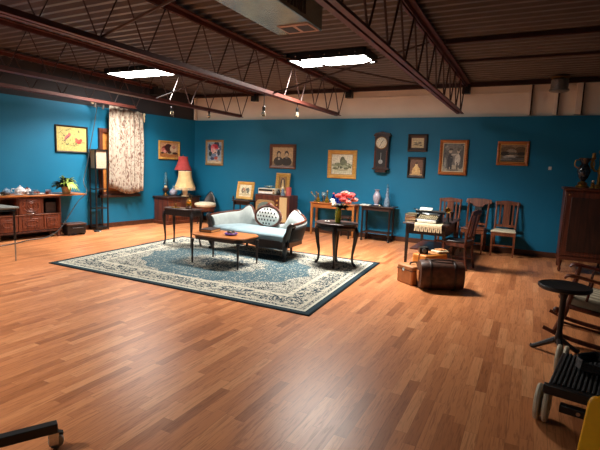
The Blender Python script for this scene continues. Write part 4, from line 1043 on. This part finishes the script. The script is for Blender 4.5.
b = MB(); b.lathe([(.07, 0), (.07, .012)], (0, 0, 0), 22); build('foot', b, 'leather_dark', t)
t = thing('bottle', 'tall slim pale blue glass bottle, right on the dark console under the clock', 'bottle', (-2.62, 9.12, ZK))
b = MB(); b.lathe([(.06, 0), (.065, .03), (.05, .14), (.03, .2), (.04, .24), (.025, .29), (.02, .38)], seg=18); build('bottle_body', b, 'bluewhite', t)
b = MB(); b.lathe([(.018, .38), (.028, .41), (.018, .45), (.003, .47)], seg=14); build('stopper', b, 'blueglass', t)
t = thing('open_book', 'pale flat booklet at the left end of the dark console under the clock', 'booklet', (-3.06, 9.08, ZK), .1)
b = MB(); b.box((0, 0, .008), (.2, .26, .012)); build('pages', b, 'paper', t)
b = MB(); b.box((0, 0, .0015), (.21, .27, .003)); build('cover', b, 'bookgreen', t)
t = thing('candle_dish', 'small dark dish in front of the vases on the console', 'dish', (-2.74, 9.02, ZK))
b = MB(); b.lathe([(.03, 0), (.06, .012), (.056, .016), (.001, .006)]); build('dish', b, 'leather_dark', t)
b = MB(); b.lathe([(.018, .006), (.018, .03), (.002, .036)], seg=12); build('candle', b, 'ivory', t)

# typewriter table: X -1.8..-1.12, Y 7.25..8.1
t = thing('typewriter_table', 'dark wooden table carrying the typewriter and stacked books', 'table', (-1.44, 7.90, 0))
b = MB(); b.box((0, 0, .655), (.72, 1.32, .022)); build('tabletop', b, 'walnut', t, bev=.006)
b = MB(); b.box((0, -.59, .565), (.58, .02, .16)); b.box((0, .59, .565), (.58, .02, .16)); b.box((-.28, 0, .565), (.02, 1.16, .16)); b.box((.28, 0, .545), (.02, 1.16, .2)); build('apron', b, 'ebony', t)
for sx in (-1, 1):
    for sy in (-1, 1):
        b = MB(); b.box((sx*.29, sy*.59, .323), (.05, .05, .645), taper=.75); build('leg', b, 'ebony', t)
b = MB(); b.box((0, .1, .2), (.56, .96, .02)); build('lower_shelf', b, 'mahog', t)
ZY = .666
# lace runner hanging over the near edge
def lace(u, v):
    x = -.2+.42*u; L_ = v*.47
    if L_ < .40: return Vector((x, -L_, .004))
    a = min(1, (L_-.40)/.03); return Vector((x, -.40-.012*a, .004-max(0, L_-.41)-.002*a+.004*sin(u*50)*(v > .9)))
b = MB(); b.grid(lace, 40, 30)
for k in range(14):
    x = -.19+.4*k/13; b.box((x, -.413, -.085), (.018, .004, .075), ry=.12*(-1)**k)
o = build('table_runner', b, 'lace', solid=.003, loc=(-1.4, 7.635, ZY)); tag(o, 'cream lace runner with fringe hanging off the near edge of the typewriter table', 'cloth')
t = thing('typewriter', 'old black typewriter with a white platen sheet, on the lace runner', 'typewriter', (-1.43, 7.47, ZY+.008))
b = MB(); b.box((0, 0, .03), (.38, .34, .06)); b.box((-.165, .04, .09), (.05, .22, .1)); b.box((.165, .04, .09), (.05, .22, .1)); b.box((0, .12, .09), (.3, .06, .08)); build('body', b, 'black', t, bev=.015)
b = MB(); b.tube([(-.2, .08, .165), (.2, .08, .165)], .026, 14); build('platen', b, 'rubber', t)
for sx in (-1, 1):
    b = MB(); b.tube([(sx*.2, .08, .165), (sx*.235, .08, .165)], .034, 14); build('platen_knob', b, 'black', t)
def sheet(u, v): return Vector((-.17+.2*u, .05+.05*sin(v*2.2)+.02*v, .185+.04*sin(v*pi*.62)))
b = MB(); b.grid(sheet, 8, 8); build('paper_sheet', b, 'paper', t, solid=.002)
b = MB()
for j in range(4):
    for i in range(10): b.lathe([(.011, 0), (.011, .012)], (-.14+.031*i+.006*j, -.145+.032*j, .062+.014*j), 8)
build('keyboard', b, 'ivory', t)
b = MB(); b.box((0, -.183, .03), (.3, .02, .045)); build('space_bar', b, 'white', t, bev=.01)
b = MB(); b.tube([(-.12+.24*k/8, .06-.05*sin(pi*k/8), .13) for k in range(9)], .012, 6); build('type_basket', b, 'steel', t)
b = MB(); b.tube([(-.23, .06, .18), (-.26, .02, .2), (-.26, -.02, .21)], .007, 6, sm=3); build('carriage_lever', b, 'chrome', t)
cols = ['bookgreen', 'booktan', 'bookred', 'booktan']; z = ZY
bl = ['brown book at the bottom of the stack left of the typewriter', 'tan book second from the bottom of the stack left of the typewriter', 'reddish book second from the top of the stack left of the typewriter', 'greenish grey book on top of the stack left of the typewriter']
for k, (m_, th) in enumerate((('bookbrown', .04), ('booktan', .035), ('bookred', .03), ('bookgreen', .032))):
    t = thing('book', bl[k], 'book', (-1.70+.006*(k % 2), 7.43, z), .05*(-1)**k, group='books stacked on the typewriter table')
    b = MB(); b.box((0, 0, .003), (.17, .24, .006)); b.box((0, 0, th-.003), (.17, .24, .006)); b.box((-.083, 0, th/2), (.006, .24, th)); build('cover', b, m_, t, bev=.002)
    b = MB(); b.box((.002, 0, th/2), (.158, .228, th-.012)); build('pages', b, 'lace', t)
    z += th
t = thing('candlestick_telephone', 'black candlestick telephone with brass trim, right of the typewriter', 'telephone', (-1.14, 7.5, ZY))
b = MB(); b.lathe([(.065, 0), (.06, .02), (.025, .04), (.016, .07), (.014, .2), (.024, .22)], seg=18); build('stand', b, 'black', t)
b = MB(); b.lathe([(.015, 0), (.02, .03), (.045, .07), (.043, .072), (.012, .03)], (0, 0, .225), 16, rot=RX); build('mouthpiece', b, 'brass', t)
b = MB(); b.tube([(.06, 0, .2), (.06, 0, .1), (.06, 0, .06)], [.026, .014, .022], 12, sm=3); b.tube([(0, 0, .19), (.05, 0, .19)], .006, 6); build('receiver', b, 'black', t)
def frame_chair(name, label, loc, rz, seat_m, wood_m, style):
    t = thing(name, label, 'chair', loc, rz, group='wooden dining chairs at the back wall')
    q = MB(); q.prism([(-.21, -.2), (.21, -.2), (.18, .19), (-.18, .19)], .035, T((0, 0, .44))); build('seat', q, seat_m, t, bev=.012)
    q = MB(); q.box((0, -.185, .41), (.38, .022, .06)); q.box((0, .175, .41), (.34, .022, .06)); q.box((-.185, 0, .41), (.022, .36, .06), rz=.08); q.box((.185, 0, .41), (.022, .36, .06), rz=-.08); build('seat_rail', q, wood_m, t)
    for sx in (-1, 1):
        q = MB(); q.box((sx*.185, -.175, .22), (.038, .038, .44), taper=.7); build('leg', q, wood_m, t)
        q = MB(); q.tube([(sx*.175, .23, 0), (sx*.175, .19, .22), (sx*.175, .18, .45), (sx*.18, .215, .72), (sx*.185, .265, .98)], [.018, .02, .021, .019, .016], 8, sm=4); build('back_post', q, wood_m, t)
    q = MB(); q.box((0, -.175, .2), (.34, .016, .03)); q.box((-.18, .02, .15), (.016, .37, .025)); q.box((.18, .02, .15), (.016, .37, .025)); build('stretcher', q, wood_m, t)
    if style == 0:      # straight top rail, wide splat and two slats
        q = MB(); q.prism([(-.21, 0), (.21, 0), (.215, .06), (.0, .085), (-.215, .06)], .025, T((0, .275, .915)) @ Matrix.Rotation(R(80), 4, 'X')); build('top_rail', q, wood_m, t, bev=.004)
        q = MB(); q.box((0, .195, .53), (.36, .02, .045), rx=-.13); build('lower_rail', q, wood_m, t)
        q = MB(); q.box((0, .232, .735), (.12, .012, .42), rx=-.15); build('splat', q, wood_m, t)
        for x in (-.11, .11): q = MB(); q.box((x, .232, .735), (.03, .012, .42), rx=-.15); build('slat', q, wood_m, t)
    else:               # deep shaped crest rail over a vase splat
        q = MB(); q.prism([(-.235, .02), (-.12, .0), (-.08, -.05), (.08, -.05), (.12, .0), (.235, .02), (.225, .095), (.08, .11), (-.08, .11), (-.225, .095)], .028, T((0, .268, .9)) @ Matrix.Rotation(R(80), 4, 'X')); build('top_rail', q, wood_m, t, bev=.004)
        q = MB(); q.prism([(-.07, 0), (.07, 0), (.04, .1), (.075, .24), (.05, .36), (-.05, .36), (-.075, .24), (-.04, .1)], .014, T((0, .205, .52)) @ Matrix.Rotation(R(81), 4, 'X')); build('splat', q, 'ebony', t)
        q = MB(); q.box((0, .19, .53), (.34, .02, .04)); build('lower_rail', q, wood_m, t)
    return t
frame_chair('dining_chair', 'slat back wooden chair at the wall, half hidden behind the typewriter table', (-1.36, 8.95, 0), .05, 'brown', 'brown', 0)
frame_chair('dining_chair', 'light brown wooden chair with a deep curved crest rail, middle of the wall row', (-.89, 9.08, 0), -.08, 'brown_x', 'brown', 1)
frame_chair('dining_chair', 'dark slat back chair with a cream seat pad, rightmost of the wall row', (-.37, 9.08, 0), -.02, 'cream_cloth', 'brown', 0)
frame_chair('dining_chair', 'dark slat back chair seen sideways, drawn up to the typewriter table', (-.945, 7.43, 0), R(-102), 'ebony', 'mahog', 0).scale = (.94, .94, .94)

# luggage
t = thing('hat_case', 'tan box shaped suitcase on the floor left of the leather bag', 'suitcase', (-1.31, 6.02, 0), R(55))
b = MB(); b.box((0, 0, .125), (.3, .3, .25)); build('case_body', b, 'tan', t, bev=.02)
b = MB(); b.box((0, 0, .19), (.306, .306, .01)); build('lid_seam', b, 'leather', t)
b = MB(); b.tube([(-.06, -.0, .25), (-.05, 0, .275), (.05, 0, .275), (.06, 0, .25)], .01, 8, sm=3); build('handle', b, 'leather_dark', t)
b = MB(); b.box((-.152, .02, .19), (.008, .035, .045)); build('latch', b, 'chrome', t)
t = thing('suitcase', 'upright orange suitcase behind the tan box and the leather bag', 'suitcase', (-1.19, 6.50, 0), R(58))
b = MB(); b.box((0, 0, .17), (.44, .26, .34)); build('case_body', b, 'orange', t, bev=.022)
b = MB(); b.box((0, .0, .17), (.446, .012, .346)); build('lid_seam', b, 'leather', t)
b = MB(); b.box((-.222, 0, .2), (.01, .08, .03)); build('handle', b, 'leather_dark', t)
b = MB(); b.box((.0, -.0, .344), (.36, .2, .008)); build('top_panel', b, 'tan', t)
t = thing('leather_bag', 'brown leather barrel bag with straps on the floor before the typewriter table', 'bag', (-.94, 5.9, 0), R(24))
sec = super_ellipse(.175, .185, 3.0, 28)
b = MB(); b.grid(lambda u, v: Vector(((u-.5)*.54, sec[int(round(v*28)) % 28][0]*(1-.10*abs(2*u-1)**6), .187+sec[int(round(v*28)) % 28][1]*(1-.10*abs(2*u-1)**6))), 13, 28, wrapv=True); build('bag_body', b, 'leather', t)
for x in (-.15, .15):
    b = MB(); b.tube([(x, p_[0]*1.03, .187+p_[1]*1.015) for p_ in sec[2:13]+sec[13:27]], .016, 6, flat=.3); build('strap', b, 'leather_dark', t)
b = MB(); b.tube([(-.14, -.05, .365), (-.1, -.07, .388), (.1, -.08, .388), (.14, -.06, .365)], .012, 8, sm=4); build('handle', b, 'leather_dark', t)
b = MB(); b.box((0, 0, .373), (.42, .018, .012)); build('zip', b, 'brass', t)
b = MB(); b.prism([(-.07, -.06), (.07, -.06), (.05, .06), (-.05, .06)], .012, T((-.272, 0, .17)) @ Matrix.Rotation(-pi/2, 4, 'Y')); build('end_patch', b, 'tan', t)
t = thing('box_camera', 'small black box camera lying on top of the orange suitcase', 'camera', (-1.27, 6.40, .348), .4)
b = MB(); b.box((0, 0, .045), (.12, .1, .09)); build('camera_body', b, 'black', t, bev=.008)
b = MB(); b.lathe([(.03, 0), (.03, .03), (.022, .03)], (0, -.05, .045), 16, rot=RX); build('lens', b, 'steel', t)
t = thing('folded_cloth', 'folded tan cloth on the right of the orange suitcase', 'cloth', (-1.08, 6.62, .348), .95)
b = MB(); b.box((0, 0, .014), (.2, .15, .028)); build('lower_fold', b, 'lace', t, bev=.01)
b = MB(); b.box((.02, .01, .036), (.13, .12, .016)); build('upper_fold', b, 'tan', t, bev=.007)

# tall cabinet at right with ornaments
t = thing('armoire', 'tall dark reddish wooden cabinet on legs at the right of the back wall', 'cabinet', (.80, 8.42, 0))
b = MB(); b.box((0, 0, .76), (.64, .58, 1.06)); build('carcass', b, 'mahog', t, bev=.006)
b = MB(); b.box((0, 0, 1.31), (.7, .64, .045)); build('cornice', b, 'mahog_x', t, bev=.012)
b = MB(); b.box((0, -.292, .76), (.6, .02, .98)); dd = build('door', b, 'mahog', t, bev=.004)
b = MB(); b.box((0, -.305, .76), (.46, .01, .84)); build('door_panel', b, 'walnut_z', dd, bev=.004)
b = MB(); b.ball((-.26, -.308, 1.22), .014); build('knob', b, 'brass', dd)
b = MB(); b.box((0, -.29, .225), (.62, .02, .05)); build('bottom_rail', b, 'mahog_x', t)
for sx in (-1, 1):
    for sy in (-1, 1):
        b = MB(); b.lathe([(.016, 0), (.026, .04), (.018, .08), (.03, .16), (.034, .24)], (sx*.29, sy*.26, 0), 12); build('leg', b, 'mahog', t)
ZA = 1.333
t = thing('ornate_urn', 'dark ornate two handled urn on a gold foot, left on top of the tall cabinet', 'urn', (.71, 8.38, ZA))
b = MB(); b.lathe([(.09, 0), (.095, .02), (.06, .045), (.07, .07), (.03, .1)], seg=20); build('foot', b, 'brass', t)
b = MB(); b.lathe([(.03, .1), (.07, .16), (.095, .25), (.07, .33), (.045, .37), (.075, .43), (.09, .46), (.08, .46), (.04, .4), (.001, .36)], seg=22); build('urn_body', b, 'bronze', t)
for sx in (-1, 1):
    b = MB(); b.tube([(sx*.08, 0, .3), (sx*.13, 0, .34), (sx*.12, 0, .42), (sx*.07, 0, .43)], .009, 6, sm=4); build('handle', b, 'brass', t)
t = thing('candelabra', 'tall ornate dark brass candelabrum at the right on the tall cabinet', 'candelabra', (.93, 8.42, ZA))
b = MB(); b.lathe([(.1, 0), (.1, .02), (.03, .06), (.025, .2), (.04, .26), (.02, .34), (.03, .44), (.015, .52)], seg=16); build('stem', b, 'brass', t)
for k in range(5):
    a = 2*pi*k/5; b = MB(); b.tube([(0, 0, .3), (.08*cos(a), .08*sin(a), .26), (.15*cos(a), .15*sin(a), .36), (.13*cos(a), .13*sin(a), .44)], .011, 6, sm=4)
    b.lathe([(.012, .43), (.035, .46), (.018, .47), (.018, .54)], (.13*cos(a), .13*sin(a), 0), 10); build('arm', b, 'brass', t)
b = MB(); b.lathe([(.03, .52), (.05, .56), (.02, .62), (.003, .66)], seg=12); build('finial', b, 'brass', t)
t = thing('small_figurine', 'small pale figurine between the urn and the candelabrum', 'figurine', (.83, 8.2, ZA))
b = MB(); b.lathe([(.04, 0), (.04, .012), (.02, .03), (.028, .06), (.012, .09)], seg=14); build('body', b, 'brass', t)
b = MB(); b.ball((0, 0, .105), .018); build('head', b, 'ivory', t)

# ------------------------------------------------------------------ right foreground
t = thing('pedestal_table', 'small round black pedestal table at the right edge before the rocking chair', 'table', (.325, 4.28, 0))
b = MB(); b.lathe([(.16, .565), (.19, .568), (.2, .58), (.2, .598), (.19, .604), (.17, .600), (.001, .6)], seg=40); build('tabletop', b, 'black', t)
b = MB(); b.lathe([(.03, .1), (.035, .14), (.022, .2), (.024, .48), (.04, .555), (.06, .567)], seg=16); build('pedestal', b, 'ebony', t)
for a in (160, 280, 40):
    b = MB(); b.tube([(.02*cos(R(a)), .02*sin(R(a)), .13), (.1*cos(R(a)), .1*sin(R(a)), .075), (.19*cos(R(a)), .19*sin(R(a)), .018), (.22*cos(R(a)), .22*sin(R(a)), .018)], [.026, .022, .018, .014], 8, sm=4); build('leg', b, 'ebony', t)

# rocking chair facing -X (local front = -Y, rotated -90deg), slightly to camera
t = thing('rocking_chair', 'brown spindle rocking chair with a striped cream cushion, at the right edge', 'rocking chair', (.61, 4.88, .022), R(-97))
t.rotation_euler.x = R(-7)
for sx in (-1, 1):
    b = MB(); b.tube([(sx*.31, -.37, .05), (sx*.31, -.22, .022), (sx*.31, 0, .014), (sx*.31, .25, .03), (sx*.31, .5, .1)], [.018, .02, .022, .02, .014], 8, sm=6); build('rocker', b, 'mahog', t)
    b = MB(); b.tube([(sx*.295, -.28, .03), (sx*.29, -.24, .2), (sx*.285, -.22, .36), (sx*.30, -.22, .5), (sx*.31, -.21, .57)], [.018, .026, .02, .024, .016], 10, sm=4); build('leg', b, 'brown', t)
    b = MB(); b.tube([(sx*.285, .2, .03), (sx*.27, .19, .2), (sx*.26, .18, .36)], [.018, .024, .018], 10, sm=4); build('leg', b, 'brown', t)
    b = MB(); b.tube([(sx*.31, -.3, .545), (sx*.318, -.26, .58), (sx*.322, -.1, .58), (sx*.31, .1, .57), (sx*.28, .25, .59)], [.018, .034, .028, .026, .02], 10, sm=5, flat=.55); build('armrest', b, 'brown' if sx > 0 else 'redarm', t)
    for y in (-.1, .02, .13):
        b = MB(); b.tube([(sx*.285, y, .32), (sx*.308, y+.01, .57)], .011, 8); build('arm_spindle', b, 'mahog', t)
b = MB(); b.prism(super_ellipse(.33, .26, 4, 32), .035, T((0, -.03, .29))); build('seat', b, 'mahog_x', t, bev=.012)
b = MB(); b.grid(lambda u, v: Vector(((super_ellipse(.31, .245, 4, 33)[int(round(u*33)) % 33][0])*[1, 1, .9, .5, .02][int(round(v*4))], -.05+(super_ellipse(.31, .245, 4, 33)[int(round(u*33)) % 33][1])*[1, 1, .9, .5, .02][int(round(v*4))], [.325, .375, .405, .415, .418][int(round(v*4))])), 34, 5); build('seat_cushion', b, 'quilt', t, angle=70)
for x in (-.2, .2):
    b = MB(); b.tube([(x, .2, .37), (x*1.02, .27, .7), (x*1.02, .36, 1.05)], [.018, .018, .014], 8, sm=4); build('back_post', b, 'mahog', t)
for x in (-.12, -.06, 0, .06, .12):
    b = MB(); b.tube([(x, .2, .37), (x, .28, .7), (x, .355, 1.0)], .009, 6, sm=3); build('back_spindle', b, 'mahog', t)
b = MB(); b.box((0, .355, 1.02), (.46, .024, .12), rx=-.22); build('crest_rail', b, 'mahog_x', t, bev=.01)
b = MB(); b.tube([(-.29, -.25, .17), (.29, -.25, .17)], .013, 8); b.tube([(-.29, -.25, .27), (.29, -.25, .27)], .013, 8)
for sx in (-1, 1): b.tube([(sx*.288, -.25, .14), (sx*.272, .19, .14)], .011, 8)
build('stretcher', b, 'mahog', t)
for x in (-.285, .285): b = MB(); b.ball((x, -.3, .235), .03); build('scroll_knob', b, 'mahog', t)

# camera dolly with ribbed deck
t = thing('camera_dolly', 'black equipment dolly with ribbed rubber deck and paired beige wheels, at the right edge', 'dolly', (.47, 3.27, 0), R(-10))
b = MB(); b.box((.03, 0, .238), (.5, .62, .035)); b.box((.03, -.325, .232), (.54, .04, .06)); build('deck', b, 'black', t, bev=.006)
b = MB()
for k in range(19): b.tube([(-.19+.025*k, -.29+.02*j, .258+.004*(j % 2)) for j in range(30)], .008, 6)
build('ribbed_mat', b, 'rubber', t)
b = MB(); b.box((.03, -.27, .115), (.36, .05, .05)); b.box((.03, .56, .115), (.36, .05, .05)); b.box((.05, .14, .18), (.05, .84, .07)); b.box((.05, -.27, .15), (.05, .05, .14)); b.box((.05, .56, .15), (.05, .05, .14)); build('axle_frame', b, 'black', t, bev=.006)
RY = Matrix.Rotation(pi/2, 3, 'Y')
for y in (-.27, .56):
    for x in (-.265, -.218, .32, .367):
        b = MB(); b.lathe([(.02, -.017), (.085, -.017), (.107, -.013), (.112, 0), (.107, .013), (.085, .017), (.02, .017)], (x, y, .112), 28, rot=RY); wh = build('wheel', b, 'beigewheel', t)
        b = MB(); b.lathe([(.035, -.023), (.04, 0), (.035, .023)], (x, y, .112), 16, rot=RY); build('hub', b, 'steel', wh)
for x in (-.05, .05): b = MB(); b.lathe([(.012, 0), (.012, .02)], (x, -.29, .12), 10, rot=RX); build('bolt', b, 'chrome', t)
t = thing('cable_reel', 'black coil of cable lying on the ribbed dolly deck', 'cable', (.50, 3.34, .272))
b = MB(); b.tube([((.11+.008*(k % 5))*cos(k*.42), (.11+.008*(k % 5))*sin(k*.42), .012+.0009*k) for k in range(70)], .009, 6); build('cord', b, 'black', t)
b = MB(); b.box((.02, .0, .02), (.1, .06, .035), rz=.5); build('plug_box', b, 'rubber', t, bev=.008)

# yellow board
t = thing('floor_sign', 'bright yellow plastic folding floor stand at the lower right corner', 'floor stand', (.465, 2.38, 0), R(-14))
def rrect(w, h, r):
    pts = [(-w/2-.03, 0), (w/2+.03, 0)]
    for k in range(7): a = k*pi/12; pts.append((w/2-r+r*cos(a), h-r+r*sin(a)))
    for k in range(7): a = pi/2+k*pi/12; pts.append((-w/2+r+r*cos(a), h-r+r*sin(a)))
    return pts
for s, nm in ((1, 'front_leaf'), (-1, 'back_leaf')):
    b = MB(); b.prism(rrect(.27, .5, .03), .022, T((0, -.1*s-.011, 0)) @ Matrix.Rotation(pi/2-.19*s, 4, 'X') if s > 0 else T((0, .1+.011, 0)) @ Matrix.Rotation(pi/2+.19, 4, 'X')); build(nm, b, 'yellow', t, bev=.008)
b = MB(); b.tube([(-.1, 0, .485), (.1, 0, .485)], .014, 8); build('hinge', b, 'yellow', t)

# rolling stand base at lower left
t = thing('rolling_rack_base', 'black square bar on a chrome caster at the lower left corner', 'rack base', (-2.07, 1.40, 0), R(61))
# local X runs along the bar towards its end at origin
b = MB(); b.box((-.5, 0, .115), (1.0, .05, .05)); build('base_bar', b, 'black', t, bev=.004)
for x in (-.02, -.98):
    b = MB(); b.box((x, -.022, .057), (.045, .004, .062)); b.box((x, .022, .057), (.045, .004, .062)); b.box((x, 0, .089), (.05, .05, .004)); f = build('caster_fork', b, 'chrome', t)
    b = MB(); b.lathe([(.01, -.016), (.034, -.016), (.038, 0), (.034, .016), (.01, .016)], (x+.012, 0, .038), 20, rot=RX); build('wheel', b, 'steel', f)
    b = MB(); b.box((x+.03, 0, .08), (.03, .03, .012), ry=.4); build('brake_lever', b, 'rubber', f)
b = MB(); b.box((-.5, 0, .30), (.04, .04, .31)); build('upright_stub', b, 'black', t)

# ------------------------------------------------------------------ camera, world, colour
cam = bpy.data.cameras.new('camera'); cam.sensor_width = 36; cam.lens = 452.15/600*36; cam.clip_start = .05
co = bpy.data.objects.new('camera', cam); COL.objects.link(co)
yaw, pit, rol = -.46788, -.12984, .038617
f = Vector((sin(yaw)*cos(pit), cos(yaw)*cos(pit), sin(pit))); r_ = Vector((cos(yaw), -sin(yaw), 0)); u = r_.cross(f)
r2 = r_*cos(rol)+u*sin(rol); u2 = -r_*sin(rol)+u*cos(rol)
mw = Matrix((r2, u2, -f)).transposed().to_4x4(); mw.translation = (0, 0, 1.5); co.matrix_world = mw
SC.camera = co
w = bpy.data.worlds.new('world'); SC.world = w; w.use_nodes = True
w.node_tree.nodes['Background'].inputs[0].default_value = (.02, .018, .016, 1)
SC.view_settings.view_transform = 'Standard'; SC.view_settings.look = 'None'; SC.view_settings.gamma = 1; SC.view_settings.exposure = 1.55
try: SC.view_settings.use_curve_mapping = False
except Exception: pass
